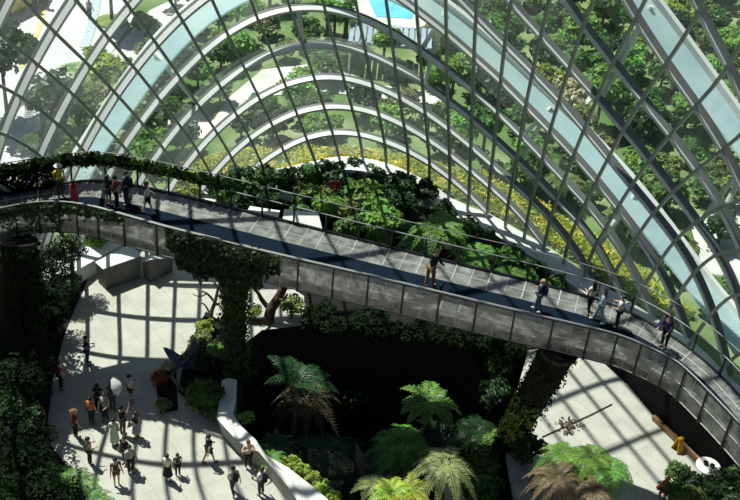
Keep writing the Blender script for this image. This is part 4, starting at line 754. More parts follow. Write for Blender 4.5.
# driftwood
def wood(label, px, py, z, segs, m='palebark', name='driftwood', cat='driftwood', group=None):
    t = MB(); 
    for pts, r0, r1 in segs: t.tube(resample(pts, n=9), [r0+(r1-r0)*k/8 for k in range(9)], 7)
    o = t.build(name, M[m], None, True); o.location = at(px, py, z); tag(o, label, cat, group); return o
wood('gnarled forked dead trunk under the walkway right of the ivy pillar', 268, 322, 0, [([(0, 0, -.1), (.1, .1, .7), (.45, .2, 1.4), (.75, .3, 2.3), (.9, .3, 3.2)], .30, .14), ([(.1, .1, .7), (-.3, .2, 1.1), (-.55, .1, 1.7), (-.9, .0, 2.2)], .15, .05), ([(.45, .2, 1.4), (.7, -.2, 1.6), (.9, -.3, 2.1)], .1, .04), ([(0, 0, 0), (-.7, -.2, .15), (-1.1, -.1, .05)], .16, .05)], 'bark')
wood('small bare twisted tree left of the ivy pillar', 213, 328, 0, [([(0, 0, -.1), (-.1, 0, .8), (.1, 0, 1.6), (.25, .1, 2.4), (.5, .1, 3.1)], .13, .05), ([(.1, 0, 1.6), (-.3, .1, 2.0), (-.8, .1, 2.2)], .07, .03), ([(-.3, .1, 2.0), (-.6, 0, 1.85), (-1.0, .1, 1.9)], .04, .02), ([(-.1, 0, .8), (-.4, .1, 1.3), (-.6, 0, 1.5)], .06, .03), ([(.25, .1, 2.4), (-.05, .1, 2.8), (-.5, .1, 3.0)], .05, .02)], 'palebark')
wood('curved pale driftwood edging beside the red flowers', 176, 382, 0, [([(.3, .9, .5), (-.1, .6, .3), (-.2, .1, .25), (.1, -.4, .3), (.5, -.8, .25)], .10, .07), ([(.3, .9, .5), (.5, 1.2, .7)], .1, .05)], 'palebark')
sg = []; rr = random.Random(4)
for k in range(26):
    a = rr.uniform(0, 2*PI); L = rr.uniform(.8, 1.9); p = [(0, 0, .1)]
    for q in range(1, 4): p.append((math.cos(a+rr.uniform(-.5, .5))*L*q/3, math.sin(a+rr.uniform(-.5, .5))*L*q/3*.8, .3+rr.uniform(-.3, .5)))
    sg.append((p, .07, .02))
wood('tangle of pale dead roots in the dark pit below the walkway', 358, 336, -1.5, sg, 'palebark', 'root_tangle')
o = MB().tube([(0, 0, -1), (.05, 0, .3), (-.1, .05, 1.2), (-.28, .1, 1.9)], [.42, .36, .22, .05], 8).build('pointed_stump', M['palebark'], None, True); o.location = at(360, 478, -2.2); tag(o, 'grey pointed stump between the ferns in the pit', 'stump')
# dark tube drawn as wire shadow on the right plaza, with dead leaves
MB().tube([at(542, 437, .04), at(568, 425, .05), at(590, 415, .05), at(612, 404, .04)], .025, 5).build('cable', M['frame']); tag(bpy.data.objects['cable'], 'thin dark cable lying across the right plaza', 'cable')
rng = np.random.default_rng(8); P = rng.normal(size=(60, 3))*np.array([.28, .22, .04])+np.array([0, 0, .1])
me = np_mesh('dead_leaves', leaf_verts(P, rng.normal(size=P.shape)*.3+np.array([0, 0, 1]), .22, .5, rng), M['bark']); o = link(bpy.data.objects.new('dead_leaves', me)); o.location = at(568, 427, 0); tag(o, 'small heap of dark dead leaves on the cable', 'leaves', kind='stuff')
# soil beds
bed = [BC2[k] for k in range(len(BC2)) if -11 < BC2[k].x < 15 and BC2[k].y > 43]
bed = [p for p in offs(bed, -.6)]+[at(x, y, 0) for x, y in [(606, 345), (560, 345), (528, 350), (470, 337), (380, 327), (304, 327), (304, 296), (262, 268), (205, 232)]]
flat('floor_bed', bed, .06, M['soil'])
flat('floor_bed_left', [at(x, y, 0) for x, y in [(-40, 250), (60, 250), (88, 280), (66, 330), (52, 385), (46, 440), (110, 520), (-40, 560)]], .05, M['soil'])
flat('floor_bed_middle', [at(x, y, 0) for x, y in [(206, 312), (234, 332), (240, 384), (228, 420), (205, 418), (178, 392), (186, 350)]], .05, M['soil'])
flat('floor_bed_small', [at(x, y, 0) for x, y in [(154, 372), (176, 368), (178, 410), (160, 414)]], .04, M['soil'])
# ================================================================ INDOOR PLANTS
def shrub(label, px, py, z, r, h, kind, var, group=None, n=900, size=.2, ratio=None, name='shrub'):
    """px, py: where its crown's middle shows; the crown hangs h above the floor height z"""
    p = at(px, py, z+h); return tree(name, label, 'shrub', (p.x, p.y, z), r, h, kind, var, group, n=n, size=size, ratio=ratio)
# bed behind the walkway: rows from glass to walkway, each left to right
BEDROWS = [
 ('row along the glass', [(214, 182, .9, 'mid'), (238, 178, 1.0, 'dark'), (262, 176, 1.0, 'mid'), (287, 184, 1.25, 'dark'), (312, 176, .9, 'mid'), (333, 176, 1.2, 'dark'), (356, 172, 1.15, 'dark'), (378, 178, 1.1, 'mid'), (402, 184, 1.1, 'dark'), (424, 190, .95, 'dark'), (444, 214, .85, 'dark'), (468, 227, .75, 'dark'), (490, 241, .7, 'dark'), (512, 254, .7, 'dark'), (535, 268, .6, 'dark'), (557, 282, .5, 'dark')]),
 ('middle row', [(225, 190, .9, 'mid'), (250, 190, .9, 'mid'), (272, 196, 1.0, 'dark'), (300, 194, 1.0, 'olive'), (325, 196, 1.0, 'olive'), (346, 190, .9, 'mid'), (366, 196, 1.2, 'bright'), (390, 200, 1.1, 'dark'), (410, 208, 1.0, 'dark'), (462, 232, 1.0, 'mid'), (486, 246, .9, 'dark'), (508, 258, .9, 'mid'), (532, 270, .8, 'dark'), (556, 284, .7, 'mid')]),
 ('row nearest the walkway', [(240, 202, .8, 'dark'), (300, 212, .7, 'mid'), (330, 208, 1.0, 'bright'), (352, 212, 1.15, 'olive'), (374, 214, 1.2, 'bright'), (352, 226, 1.0, 'mid'), (392, 224, 1.0, 'bright'), (380, 238, .9, 'mid'), (408, 236, .9, 'mid'), (480, 262, .9, 'mid'), (506, 272, .8, 'dark'), (526, 280, .8, 'mid'), (548, 291, .6, 'dark')])]
IN = {'bright': 'sunlit bright green', 'mid': 'leafy green', 'dark': 'dark green', 'olive': 'olive green', 'lime': 'yellow green'}
rnd = random.Random(19)
for rn, lst in BEDROWS:
    for q, (x, y, r, kd) in enumerate(lst):
        shrub('%s shrub behind the walkway, %s from left in %s' % (IN[kd], ordinal(q+1), rn), x, y, .1, r, r*.95, kd, rnd.randrange(3), 'shrubs in the bed behind the walkway', n=800, size=.27)
shrub('small red leaved shrub in the bed against the glass', 333, 186, .8, .45, .9, 'red', 0, n=500, size=.3)
shrub('yellow green clump seen under the walkway rail at left', 183, 190, .1, 1.1, .7, 'lime', 1, n=900, size=.22)
shrub('bright green bushes seen below the walkway at the left', 92, 236, .1, 1.1, .8, 'bright', 1, n=900, size=.22)
# big leaved tree and its neighbours by the walkway
palm('tall bright green tree fern rising behind the walkway at the centre', 434, 268, 2.5, 2.1, 51, 'frond', nf=17, cat='tree fern', name='tree_fern', W=.30, droop=.85, lift=.62, n=12, leafw=.5)
palm('lower bright green tree fern right of the tall one behind the walkway', 472, 278, 1.5, 1.9, 52, 'frond', nf=16, cat='tree fern', name='tree_fern', W=.30, droop=.8, lift=.55, n=12, leafw=.5)
palm('small bright green fern left of the tall tree fern behind the walkway', 413, 262, 1.3, 1.5, 53, 'frond', nf=14, cat='tree fern', name='tree_fern', W=.32, droop=.8, lift=.5, n=12, leafw=.5)
palm('mid green fern beside the walkway right of the two tree ferns', 508, 292, 1.2, 1.5, 54, 'frond', nf=14, cat='tree fern', name='tree_fern', W=.30, droop=.8, lift=.5, n=16)
# left mass of dark shrubs
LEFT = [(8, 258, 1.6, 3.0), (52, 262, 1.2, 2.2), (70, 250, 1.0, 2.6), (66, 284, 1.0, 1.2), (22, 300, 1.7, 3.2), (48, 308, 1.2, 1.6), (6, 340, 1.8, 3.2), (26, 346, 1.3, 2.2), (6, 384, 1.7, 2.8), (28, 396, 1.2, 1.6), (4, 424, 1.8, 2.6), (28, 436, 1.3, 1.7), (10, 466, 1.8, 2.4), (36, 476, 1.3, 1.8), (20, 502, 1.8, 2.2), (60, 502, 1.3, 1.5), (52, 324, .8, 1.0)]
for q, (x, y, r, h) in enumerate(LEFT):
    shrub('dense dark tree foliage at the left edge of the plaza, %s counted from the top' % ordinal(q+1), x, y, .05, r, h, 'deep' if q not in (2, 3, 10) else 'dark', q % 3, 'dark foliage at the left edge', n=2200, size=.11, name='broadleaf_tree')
palm('bright green fern in the foreground at the bottom left', 76, 506, 1.4, 1.25, 61, 'frond', nf=16, cat='fern', name='fern', W=.34, droop=.7, lift=.45, n=14, leafw=.45)
palm('second bright fern below the first at the bottom left corner', 92, 520, 1.2, 1.15, 62, 'frond', nf=14, cat='fern', name='fern', W=.34, droop=.7, lift=.45, n=14, leafw=.45)
palm('dark fern left of the bright ferns at the bottom left', 46, 492, .8, 1.4, 63, 'darkfrond', nf=14, cat='fern', name='fern', W=.34, droop=.7, lift=.45, n=16)
# bed between plaza and pit
for lab, x, y, r, k in [('bright green shrub left of the ivy pillar foot', 219, 350, .65, 'bright'), ('olive shrub at the upper end of the middle bed', 200, 340, .6, 'olive'), ('dark shrub behind the blue leaf sculpture', 205, 362, .6, 'dark'), ('dense green shrub beside the planter wall', 206, 396, .95, 'mid'), ('small green shrub at the near end of the middle bed', 214, 412, .55, 'mid'), ('low dark shrub left of the sculpture', 185, 358, .4, 'dark'), ('yellow green clump at the foot of the small bare tree', 205, 326, .5, 'lime'), ('green clump right of the forked dead trunk', 292, 306, .75, 'olive'), ('lime clump left of the forked dead trunk', 254, 312, .45, 'lime')]:
    shrub(lab, x, y, .05, r, r*.9, k, rnd.randrange(3), n=900, size=.22)
shrub('small bed of red flowers left of the curved driftwood', 160, 378, .05, .5, .3, 'red', 1, n=420, size=.3); shrub('white flowers beside the curved driftwood', 168, 366, .05, .4, .35, 'cream', 1, n=360, size=.3); shrub('pale green low clump below the red flowers', 163, 404, .05, .45, .3, 'olive', 2, n=420, size=.3)
# the pit
def pitfern(label, px, py, ztop, L, seed, kind, nf=15, W=.34, droop=.9, lift=.5, n=18, name='tree_fern', cat='tree fern', leafw=.30, zf=-6., r=.14):
    p = at(px, py, ztop); t = thing(name, label, cat, (p.x, p.y, zf))
    MB().tube([(.1, -.1, -.1), (.05, .05, (ztop-zf)*.5), (0, 0, ztop-zf)], [r*1.4, r, r], 9).build('trunk', M['bark'], t, True)
    c = bpy.data.objects.new('crown', np_mesh('crown', frond_crown(nf, L, L*W, n, droop, seed, lift, leafw=leafw), LV[kind])); c.location = (0, 0, ztop-zf); link(c, t); return t
pitfern('tree fern with brown drooping fronds in the left of the pit', 306, 398, -.8, 2.6, 71, 'brownfrond', 13, .22, 1.1, .45, 20)
pitfern('green upright tree fern above the brown fronds in the left of the pit', 298, 384, -.2, 2.0, 72, 'darkfrond', 12, .34, .7, .8, 18)
pitfern('bright green tree fern highest in the middle of the pit', 430, 402, 1.2, 1.75, 73, 'frond', 12, .34, .8, .6, 13, leafw=.55)
pitfern('broad green fern at the middle left of the pit', 402, 444, -.5, 2.0, 74, 'frond', 14, .40, .8, .5, 18)
pitfern('green fern behind the pale star shaped fern in the pit', 440, 436, -.6, 1.9, 75, 'darkfrond', 14, .38, .8, .5, 18)
pitfern('star shaped fern with broad pale drooping fronds at the bottom of the pit', 446, 462, 2.2, 2.05, 76, 'palefrond', 11, .26, .85, .34, 22, leafw=.42)
pitfern('left small yellow green fern at the bottom edge', 374, 484, 1.4, 1.0, 77, 'palefrond', 9, .45, .8, .5, 14, cat='fern', name='fern')
pitfern('middle yellow green fern at the bottom edge', 392, 494, 1.5, 1.15, 78, 'yellowfrond', 9, .42, .7, .6, 14, cat='fern', name='fern', leafw=.42)
pitfern('right yellow green fern at the bottom edge', 410, 492, 1.5, 1.15, 79, 'yellowfrond', 9, .42, .7, .6, 14, cat='fern', name='fern', leafw=.42)
pitfern('large dark palm below the brown fern in the pit', 326, 456, -1.2, 2.3, 80, 'darkfrond', 15, .36, .8, .5, 18)
pitfern('dark fern in the pit right of the pointed stump', 378, 464, -1.6, 1.8, 81, 'darkfrond', 14, .36, .8, .5, 16)
pitfern('dark fern in the pit close to the leaning pillar', 478, 430, -1.8, 1.7, 82, 'darkfrond', 14, .34, .8, .5, 16)
pitfern('dark spiky fern behind the white planter wall, upper one', 276, 446, .3, 1.2, 83, 'darkfrond', 18, .18, .6, .6, 16, cat='fern', name='fern', leafw=.5)
pitfern('spiky grass like fern behind the white planter wall, lower one', 272, 458, .6, 1.0, 84, 'frond', 18, .12, .7, .5, 14, cat='fern', name='fern', leafw=.5)
for q, (x, y) in enumerate([(246, 418), (292, 462), (302, 470), (312, 478), (322, 488), (333, 497)]):
    shrub('yellow green low plant along the inner rim of the planter wall, %s from the top' % ordinal(q+1), x, y, .3, .42, .5, 'lime' if q else 'bright', q % 3, 'low plants along the planter wall', n=260, size=.4, name='succulent')
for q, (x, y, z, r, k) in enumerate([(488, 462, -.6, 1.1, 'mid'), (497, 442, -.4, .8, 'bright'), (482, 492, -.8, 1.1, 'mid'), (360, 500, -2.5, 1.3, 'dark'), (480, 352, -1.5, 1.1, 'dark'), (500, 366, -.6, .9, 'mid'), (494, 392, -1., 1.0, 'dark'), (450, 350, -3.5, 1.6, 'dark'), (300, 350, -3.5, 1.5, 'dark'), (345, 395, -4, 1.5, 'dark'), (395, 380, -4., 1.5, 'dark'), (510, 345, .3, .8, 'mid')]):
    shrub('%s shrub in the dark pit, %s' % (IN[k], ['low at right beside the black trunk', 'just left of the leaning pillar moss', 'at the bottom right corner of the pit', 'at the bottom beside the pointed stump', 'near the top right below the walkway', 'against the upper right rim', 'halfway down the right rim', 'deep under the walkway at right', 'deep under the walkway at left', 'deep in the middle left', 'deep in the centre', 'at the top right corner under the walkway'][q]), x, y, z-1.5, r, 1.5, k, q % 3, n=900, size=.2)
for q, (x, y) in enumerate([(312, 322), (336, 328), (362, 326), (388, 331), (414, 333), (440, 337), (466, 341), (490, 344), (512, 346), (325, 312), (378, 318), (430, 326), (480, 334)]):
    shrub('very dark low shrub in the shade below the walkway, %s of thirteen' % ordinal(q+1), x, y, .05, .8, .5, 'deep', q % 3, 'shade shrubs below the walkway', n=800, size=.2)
# right plaza ferns and hedges
def weeping(label, px, py, z, L, nf, seed, kind, droop=1.15, lift=.6, W=.24): q = px_of((*at(px, py, z).xy, 0)); return palm(label, q[0], q[1], z, L, seed, kind, nf=nf, cat='fern', name='fern', W=W, droop=droop, lift=lift, n=16, r=.12, leafw=.48)
weeping('large bright green fern on the right plaza, upper part of the clump', 592, 458, 4.9, 1.55, 24, 91, 'bright')
weeping('bright green fern at the right side of the plaza clump', 610, 470, 4.8, 1.45, 24, 92, 'frond')
weeping('fern with brown golden fronds at the front of the right plaza clump', 558, 478, 5.0, 1.5, 24, 93, 'brownfrond')
weeping('green fern at the upper left of the right plaza clump', 564, 454, 4.9, 1.4, 22, 94, 'bright')
weeping('golden brown fern at the bottom right of the plaza clump', 594, 492, 4.9, 1.3, 22, 95, 'brownfrond')
shrub('dark green leafy shrub between the black trunk and the plaza ferns', 526, 446, .3, .95, .9, 'dark', 1, n=1200, size=.24)
shrub('small green plant at the near end of the grey ledge', 536, 486, .1, .45, .5, 'bright', 2, n=400, size=.3)
for q, (x, y, r, k) in enumerate([(678, 474, .75, 'mid'), (690, 484, .8, 'dark'), (672, 494, .75, 'mid'), (688, 500, .8, 'olive'), (712, 496, .9, 'dark'), (728, 484, .9, 'dark'), (738, 474, .7, 'mid'), (734, 502, .9, 'dark')]):
    shrub('%s hedge shrub at the lower right corner, %s' % (IN[k], ['topmost next to the round table', 'second just below the topmost', 'leftmost beside the red cone', 'at the bottom edge below the others', 'dark one below the round table', 'right of the round table', 'topmost at the right edge', 'in the very corner'][q]), x, y, .05, r, .75, k, q % 3, 'hedge at the lower right corner', n=1000, size=.2)
# ================================================================ PEOPLE
SKIN = [mat('skin tone %d' % k, c, tuple(x*.85 for x in c), rough=.5, scale=6) for k, c in enumerate([(.62, .42, .31), (.48, .30, .20), (.74, .54, .42)])]
_cl = {}
def cloth(c):
    if c not in _cl: _cl[c] = mat('cloth %d' % len(_cl), c, tuple(x*.7 for x in c), rough=.85, scale=7)
    return _cl[c]
NAVY, BLACK, WHITE, GREY, RED, ORANGE, YELLOW, JEANS, BEIGE, DKRED, LBLUE, PINK, BROWN, STRIPE, DKGREY, PURPLE, MINT = (.02, .03, .07), (.015, .015, .017), (.82, .82, .80), (.32, .32, .33), (.62, .04, .07), (.75, .16, .06), (.80, .62, .05), (.10, .16, .28), (.60, .50, .38), (.28, .04, .03), (.42, .58, .68), (.70, .48, .52), (.25, .14, .07), (.45, .45, .45), (.07, .07, .08), (.09, .05, .16), (.60, .72, .62)
HAIRC = {'black': mat('black hair', (.018, .014, .012), rough=.45, scale=9), 'brown': mat('brown hair', (.10, .055, .03), rough=.5, scale=9), 'grey': mat('grey hair', (.35, .34, .33), rough=.6, scale=9), 'fair': mat('fair hair', (.42, .30, .16), rough=.5, scale=9)}
EYE = mat('dark eyes', (.02, .015, .01), rough=.2); LIP = mat('lips', (.40, .16, .14), rough=.4)
def skin_mesh(name, verts, edges, radii, m, parent, sub=1, root=0):
    me = bpy.data.meshes.new(name); me.from_pydata([tuple(v) for v in verts], edges, []); o = bpy.data.objects.new(name, me); COL.objects.link(o)
    o.modifiers.new('s', 'SKIN')
    for k, r in enumerate(radii):
        sv = me.skin_vertices[0].data[k]; sv.radius = (r, r) if not isinstance(r, tuple) else r; sv.use_root = (k == root)
    sb = o.modifiers.new('d', 'SUBSURF'); sb.levels = sub; sb.render_levels = sub
    bpy.context.view_layer.update()
    dg = bpy.context.evaluated_depsgraph_get(); nm = bpy.data.meshes.new_from_object(o.evaluated_get(dg)); nm.name = name
    bpy.data.objects.remove(o); bpy.data.meshes.remove(me)
    nm.materials.clear(); nm.materials.append(m); nm.polygons.foreach_set('use_smooth', [True]*len(nm.polygons))
    q = bpy.data.objects.new(name, nm); return link(q, parent)
ARMS = {'down': ((.04, .02, -.27), (.05, .08, -.25)), 'swing_f': ((.03, .12, -.25), (.0, .18, -.18)), 'swing_b': ((.05, -.12, -.25), (.02, -.05, -.26)),
        'phone': ((.04, .04, -.27), (-.10, .22, .06)), 'camera': ((.10, .16, -.16), (-.16, .14, .20)), 'up': ((.12, .08, .16), (-.02, .10, .24)), 'hold': ((.05, .02, -.27), (-.05, .23, -.02)), 'rail': ((.06, .16, -.22), (.0, .24, -.06))}
def person(label, feet, H, heading, top=BLACK, bottom=NAVY, legs='trousers', arms=('down', 'down'), stride=.0, hair=('black', 'short'), sleeve=.5, skin=0, z=0., lean=(0, 0), bag=None, phone=False, hat=None, group=None, shoe=BLACK, shade=None):
    p = at(feet[0], feet[1], z); s = H/1.7
    root = thing('person', label, 'person', (p.x, p.y, z), heading, group); root.scale = (s, s, s)
    lx, ly = lean
    def L(x, y, zz): k = max(0, zz-.9); return Vector((x+lx*k, y+ly*k, zz))
    V = []; E = []; R = []
    def v(pos, r, par=None):
        V.append(Vector(pos)); R.append(r)
        if par is not None: E.append((par, len(V)-1))
        return len(V)-1
    fem = legs in ('skirt', 'dress', 'shorts_f') or hair[1] == 'long'
    sw = .165 if fem else .19
    pel = v(L(0, 0, .94), .125); wai = v(L(0, 0, 1.09), .105 if fem else .12, pel); che = v(L(0, .01, 1.27), .125 if fem else .14, wai)
    nb = v(L(0, .0, 1.41), .075, che); nk = v(L(0, .015, 1.49), .05, nb)
    jaw = v(L(0, .04, 1.545), .060, nk); hd = v(L(0, .02, 1.61), .088, jaw); cw = v(L(0, .01, 1.665), .062, hd)
    nose = v(L(0, .125, 1.585), .014, hd)
    for sg in (-1, 1): v(L(sg*.10, .015, 1.59), .018, hd)
    arm_pts = {}
    for sg, a in zip((-1, 1), arms):
        sh = v(L(sg*sw, 0, 1.375), .058, nb); d1, d2 = ARMS[a]
        e = Vector(V[sh])+Vector((sg*d1[0], d1[1], d1[2])); el = v(e, .042, sh); w = e+Vector((sg*d2[0], d2[1], d2[2])); wr = v(w, .028, el)
        f = (w-e).normalized(); pc = w+f*.055; pa = v(pc, .032, wr)
        side = Vector((sg, 0, 0)); side = (side-f*side.dot(f)).normalized(); pl = f.cross(side)*sg
        for q, (o, ln) in enumerate(((-.030, .058), (-.010, .072), (.010, .068), (.028, .052))):
            b = v(pc+f*.035+pl*o, .010, pa); k = v(V[b]+f*ln*.55, .009, b); v(V[k]+f*ln*.35-side*ln*.35, .008, k)
        tb = v(pc-f*.01+pl*.036-side*.012, .011, pa); v(V[tb]+f*.03+pl*.02-side*.012, .009, tb)
        arm_pts[sg] = (V[sh].copy(), e, w, pc)
    leg_pts = {}
    for sg in (-1, 1):
        st = stride*sg; hp = v(L(sg*.088, 0, .90), .088, pel); kn = v((sg*.095, st*.45+.02, .50), .057, hp); back = max(0, -st)
        an = v((sg*.095, st-.02, .085+back*.16), .038, kn); to = v((sg*.105, st+.13, .035+back*.02), .033, an)
        leg_pts[sg] = (V[hp].copy(), V[kn].copy(), V[an].copy(), V[to].copy())
    skin_mesh('body', V, E, R, SKIN[skin], root)
    # garments
    gv = [V[pel]+Vector((0, 0, .0)), V[wai], V[che], V[nb]-Vector((0, 0, .01))]; ge = [(0, 1), (1, 2), (2, 3)]; gr = [.145 if legs != 'dress' else .15, R[wai]+.022, R[che]+.022, .085]
    for sg in (-1, 1):
        a, b, c, d = arm_pts[sg]; gv.append(a); ge.append((3, len(gv)-1)); gr.append(.075)
        if sleeve <= 1: gv.append(a.lerp(b, max(.35, sleeve))); ge.append((len(gv)-2, len(gv)-1)); gr.append(.060)
        else:
            gv += [b, b.lerp(c, .85)]; ge += [(len(gv)-3, len(gv)-2), (len(gv)-2, len(gv)-1)]; gr += [.057, .045]
    skin_mesh('shirt' if legs != 'dress' else 'dress_top', gv, ge, gr, cloth(top), root)
    if legs in ('trousers', 'shorts', 'shorts_f'):
        gv = [V[pel]+Vector((0, 0, .02))]; ge = []; gr = [.14]
        for sg in (-1, 1):
            a, b, c, d = leg_pts[sg]; gv.append(a); ge.append((0, len(gv)-1)); gr.append(.108)
            if legs == 'trousers': gv += [b, c+Vector((0, 0, .02))]; ge += [(len(gv)-3, len(gv)-2), (len(gv)-2, len(gv)-1)]; gr += [.074, .058]
            else: gv.append(a.lerp(b, .75)); ge.append((len(gv)-2, len(gv)-1)); gr.append(.088)
        skin_mesh('trousers' if legs == 'trousers' else 'shorts', gv, ge, gr, cloth(bottom), root)
    else:
        hem = .42 if legs == 'skirt' else .30; q = MB(); n = 14; pr = [(.125, 1.03), (.17, .90), (.20, .70), (.235, hem)]; VV = []; FF = []
        for r, zz in pr:
            for k in range(n):
                a = 2*PI*k/n; rr = r*(1+.06*math.sin(a*5)*(1.03-zz)); VV.append(L(rr*math.cos(a), rr*math.sin(a)*.85+stride*.1*(1-zz), zz))
        for i in range(3):
            for k in range(n): FF.append((i*n+k, i*n+n+k, i*n+n+(k+1) % n, i*n+(k+1) % n))
        meshobj('skirt', VV, FF, cloth(bottom), root, True)
    for sg in (-1, 1):
        a, b, c, d = leg_pts[sg]; heel = c+Vector((0, -.045, -.045)); ball = c.lerp(d, .75)+Vector((0, 0, -.01)); skin_mesh('shoe', [heel, ball, d+Vector((0, .025, -.005))], [(0, 1), (1, 2)], [.045, .046, .036], cloth(shoe), root)
    # hair, face
    hc = L(0, -.005, 1.635); q = MB(); n = 14; VV = []; FF = []
    rings = 7
    for i in range(rings+1):
        th = PI*.62*i/rings
        for k in range(n):
            a = 2*PI*k/n; fr = max(0, math.sin(a)); cut = th*(1-.32*fr)
            VV.append(hc+Vector((.104*math.sin(cut)*math.cos(a), .112*math.sin(cut)*math.sin(a)-.008, .098*math.cos(cut))))
    for i in range(rings):
        for k in range(n): FF.append((i*n+k, i*n+(k+1) % n, i*n+n+(k+1) % n, i*n+n+k))
    if hair[1] == 'long':
        b0 = len(VV)
        for i in range(6):
            t = i/5
            for k in range(9):
                a = PI+PI*k/8; VV.append(L(math.cos(a)*(.10+.02*math.sin(PI*t)), math.sin(a)*(.085-.01*t)-.025-.03*t, 1.63-.36*t))
        for i in range(5):
            for k in range(8): FF.append((b0+i*9+k, b0+i*9+k+1, b0+i*9+10+k, b0+i*9+9+k))
    meshobj('hair', VV, FF, HAIRC[hair[0]], root, True)
    for sg in (-1, 1): MB().lathe([(.001, -.010), (.009, -.006), (.012, 0), (.009, .006), (.001, .010)], 8, L(sg*.034, .097, 1.612)).build('eye', EYE, root)
    MB().box(L(0, .100, 1.548), (.045, .012, .012)).build('mouth', LIP, root)
    if bag: 
        q = MB(); c = L(0, -.20, 1.20); prof = [(.10, -.22), (.14, -.18), (.15, 0), (.12, .18), (.05, .22)]
        q.lathe(prof, 12, c); meshobj('backpack', [(c.x+(a[0]-c.x), c.y+(a[1]-c.y)*.75, a[2]) for a in q.V], q.F, cloth(bag), root, True)
    if hat: MB().lathe([(.19, 1.655), (.185, 1.668), (.108, 1.675), (.10, 1.74), (.05, 1.765), (.001, 1.768)], 16, L(0, 0, 0)).build('hat', cloth(hat), root, True)
    if phone:
        a, b, c, d = arm_pts[1]; q = MB().box(d+(d-b).normalized()*.05+Vector((-.01, .03, .03)), (.075, .012, .15)); o = q.build('mobile_phone', cloth(BLACK)); o.parent = None
        o.matrix_world = Matrix.Translation((p.x, p.y, z)) @ Matrix.Rotation(heading, 4, 'Z') @ Matrix.Scale(s, 4); tag(o, phone, 'phone')
    return root
# heading: 0 faces away from the camera, pi towards it, pi/2 to the left
G1, G2 = 'visitors on the walkway', 'visitors on the plaza'
W = dict(z=8.0, group=G1)
person('person in a yellow shirt with a white hat at the left end of the walkway', (61, 197), 1.6, .6, top=YELLOW, bottom=DKGREY, hat=WHITE, arms=('phone', 'down'), **W)
person('child in a red top behind the near railing at the left of the walkway', (75, 205), 1.25, .3, top=RED, bottom=RED, legs='dress', hair=('black', 'long'), **W)
person('person in black with pale legs, left of the close pair on the walkway', (109, 206), 1.55, -.5, top=BLACK, bottom=BLACK, legs='shorts_f', hair=('black', 'long'), **W)
person('person in black and red, right of the close pair on the walkway', (117, 208), 1.6, -1.0, top=DKRED, bottom=BLACK, arms=('hold', 'down'), **W)
person('tall person in dark navy left of the woman in white on the walkway', (127, 205), 1.7, 1.4, top=NAVY, bottom=NAVY, sleeve=1.5, bag=BLACK, **W)
person('woman in a white top and black shorts striding on the walkway', (148, 214), 1.6, -1.2, top=WHITE, bottom=BLACK, legs='shorts_f', stride=.24, hair=('brown', 'long'), arms=('swing_f', 'swing_b'), skin=2, **W)
person('person in black walking alone at the middle of the walkway', (429, 287), 1.8, -.6, top=BLACK, bottom=BROWN, sleeve=1.5, stride=.14, arms=('rail', 'swing_f'), lean=(.10, .22), hair=('fair', 'short'), skin=2, **W)
person('person with a dark jacket and backpack in blue jeans and white shoes on the walkway', (537, 311), 1.55, 1.2, top=NAVY, bottom=JEANS, sleeve=1.5, stride=.16, bag=NAVY, shoe=WHITE, arms=('hold', 'hold'), hair=('fair', 'short'), skin=2, **W)
person('woman with black hair, white top and black trousers on the right of the walkway', (588, 313), 1.55, .4, top=WHITE, bottom=BLACK, hair=('black', 'long'), arms=('hold', 'swing_b'), stride=.18, **W)
person('woman with brown hair in pale blue trousers walking on the right of the walkway', (598, 322), 1.6, 1.3, top=LBLUE, bottom=LBLUE, sleeve=1.5, hair=('brown', 'long'), stride=.26, arms=('hold', 'hold'), skin=2, shoe=WHITE, **W)
person('person in a white shirt pushing along in black trousers near the right curve', (616, 327), 1.55, 1.1, top=WHITE, bottom=BLACK, arms=('hold', 'rail'), **W)
person('person in dark purple leaning at the near railing on the right curve', (663, 347), 1.6, 2.4, top=PURPLE, bottom=BLACK, sleeve=1.5, arms=('rail', 'rail'), lean=(0, .18), hair=('black', 'long'), **W)
P_ = dict(group=G2)
person('man in dark navy looking at a phone, alone at the back left of the plaza', (88, 364), 1.65, -1.4, top=NAVY, bottom=NAVY, arms=('phone', 'phone'), phone='black phone held by the man in dark navy at the back left', **P_)
person('person in a red top at the left edge of the plaza by the dark trees', (61, 389), 1.6, -1.0, top=RED, bottom=BLACK, arms=('hold', 'down'), **P_)
person('man in a white shirt and black shorts right of the white parasol', (131, 402), 1.6, -1.2, top=WHITE, bottom=BLACK, legs='shorts', arms=('phone', 'hold'), **P_)
person('woman with long black hair in black at the top of the crowd', (99, 411), 1.6, .2, top=BLACK, bottom=BLACK, hair=('black', 'long'), **P_)
person('person in an orange top at the left of the crowd', (92, 424), 1.55, -.4, top=ORANGE, bottom=BLACK, **P_)
person('person in a grey top in the middle of the crowd below the parasol', (106, 421), 1.6, 2.8, top=GREY, bottom=BLACK, arms=('hold', 'down'), **P_)
person('person holding up the white parasol', (113, 410), 1.6, -.3, top=DKGREY, bottom=DKGREY, arms=('down', 'camera'), **P_)
person('person in dark red with a brown hat left of the crowd in the shade', (76, 437), 1.55, -.8, top=DKRED, bottom=BLACK, hat=BROWN, **P_)
person('person in a pale mint dress in the middle of the plaza crowd', (115, 445), 1.55, .2, top=MINT, bottom=MINT, legs='dress', hair=('black', 'short'), **P_)
person('person in black with a raised arm right of the mint dress', (123, 434), 1.6, -.5, top=BLACK, bottom=DKGREY, arms=('down', 'up'), **P_)
person('woman in black with a grey skirt at the right of the crowd', (137, 438), 1.55, 1.0, top=BLACK, bottom=GREY, legs='skirt', hair=('black', 'long'), arms=('hold', 'hold'), **P_)
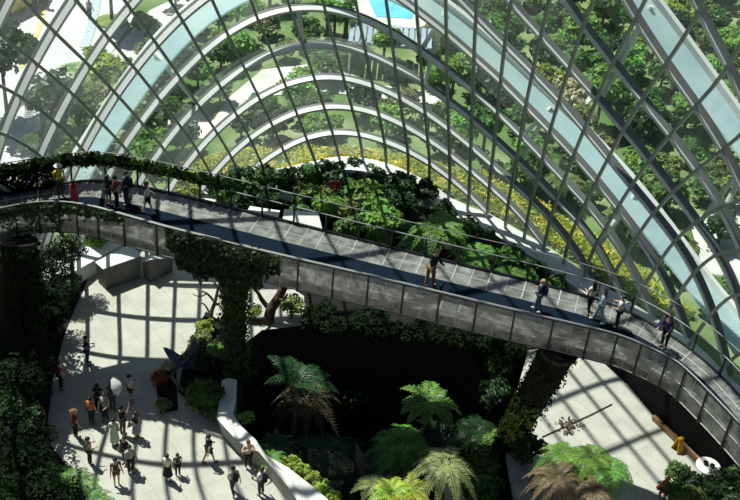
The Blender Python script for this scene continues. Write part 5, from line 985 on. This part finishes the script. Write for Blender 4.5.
person('person in pink at the left below the crowd, above the ferns', (90, 464), 1.55, -.9, top=PINK, bottom=BLACK, arms=('phone', 'hold'), **P_)
person('person in dark grey with brown shorts at the bottom of the plaza', (117, 485), 1.55, -2.6, top=DKGREY, bottom=BROWN, legs='shorts', **P_)
person('person in black, back one of the close pair at the bottom of the plaza', (126, 464), 1.6, 2.6, top=BLACK, bottom=BLACK, arms=('hold', 'down'), **P_)
person('person in a pale jacket, front one of the close pair on the plaza', (131, 473), 1.6, -2.4, top=STRIPE, bottom=BLACK, sleeve=1.5, **P_)
person('woman in a white top and black skirt with a child beside her', (168, 481), 1.55, -.3, top=WHITE, bottom=BLACK, legs='skirt', hair=('black', 'short'), **P_)
person('child in dark clothes beside the woman in the white top', (178, 475), 1.25, .5, top=DKGREY, bottom=BLACK, **P_)
person('person in black striding near the planter wall', (209, 463), 1.65, -.9, top=BLACK, bottom=BLACK, legs='shorts', stride=.24, arms=('swing_f', 'swing_b'), **P_)
person('person in a black and white patterned top walking at the bottom', (233, 494), 1.6, .7, top=STRIPE, bottom=DKGREY, stride=.22, bag=BLACK, shoe=WHITE, arms=('hold', 'swing_b'), **P_)
person('person in a beige shirt raising both hands to take a photo by the planter wall', (248, 468), 1.6, -2.9, top=BEIGE, bottom=BLACK, shoe=WHITE, arms=('camera', 'camera'), skin=2, hair=('brown', 'short'), **P_)
person('person in a white top with a black bag below the planter wall', (261, 495), 1.6, .9, top=WHITE, bottom=DKGREY, bag=BLACK, arms=('hold', 'down'), **P_)
# white parasol
t = thing('parasol', 'white parasol tilted above the crowd on the plaza', 'parasol', at(105, 389, 1.35), 0); t.rotation_euler = (.25, 1.15, .3)
prof = [(.001, .78), (.14, .74), (.30, .64), (.42, .50)]; V = []; F = []; n = 16
for r, zz in prof:
    for k in range(n): a = 2*PI*k/n; V.append((r*math.cos(a)*(1+.05*math.cos(a*8)), r*math.sin(a)*(1+.05*math.cos(a*8)), zz))
for i in range(3):
    for k in range(n): F.append((i*n+k, i*n+(k+1) % n, i*n+n+(k+1) % n, i*n+n+k))
meshobj('canopy', V, F, mat('white parasol cloth', (.93, .94, .95), (.88, .89, .9), trans=.4), t, True); MB().tube([(0, 0, -.1), (0, 0, .85)], .012, 6).build('shaft', M['frame'], t)
for x, y, lab, c in [(36, 12, 'person in dark purple standing outside by the yellow minibus', PURPLE), (46, 8, 'person in black outside right of the yellow minibus', BLACK), (90, 20, 'person in grey outside on the upper left pavement', GREY)]:
    person(lab, (x, y), 1.6, random.uniform(0, 6), top=c, bottom=BLACK)

# ================================================================ LIGHT
sun = bpy.data.objects.new('sun', bpy.data.lights.new('sun', 'SUN')); COL.objects.link(sun)
sun.data.energy = 6.4; sun.data.angle = math.radians(.6); sun.data.color = (1., .96, .88)
el = math.radians(64); az = Vector((.80, -.60, 0)).normalized()
sun.rotation_euler = Vector((az.x*math.cos(el), az.y*math.cos(el), -math.sin(el))).to_track_quat('-Z', 'Y').to_euler()
w = bpy.data.worlds.new('sky'); bpy.context.scene.world = w; w.use_nodes = True; nt = w.node_tree
sk = nt.nodes.new('ShaderNodeTexSky'); sk.sky_type = 'NISHITA'; sk.sun_disc = False; sk.sun_elevation = el; sk.sun_rotation = math.atan2(-az.x, -az.y)
bg = nt.nodes['Background']; bg.inputs['Strength'].default_value = .058; nt.links.new(sk.outputs[0], bg.inputs['Color'])
sc = bpy.context.scene
sc.view_settings.view_transform = 'Standard'; sc.view_settings.look = 'None'; sc.view_settings.exposure = 0.; sc.view_settings.gamma = 1.
sc.cycles.max_bounces = 6; sc.cycles.transparent_max_bounces = 24; sc.cycles.diffuse_bounces = 2; sc.cycles.use_denoising = True; sc.cycles.caustics_reflective = False; sc.cycles.caustics_refractive = False
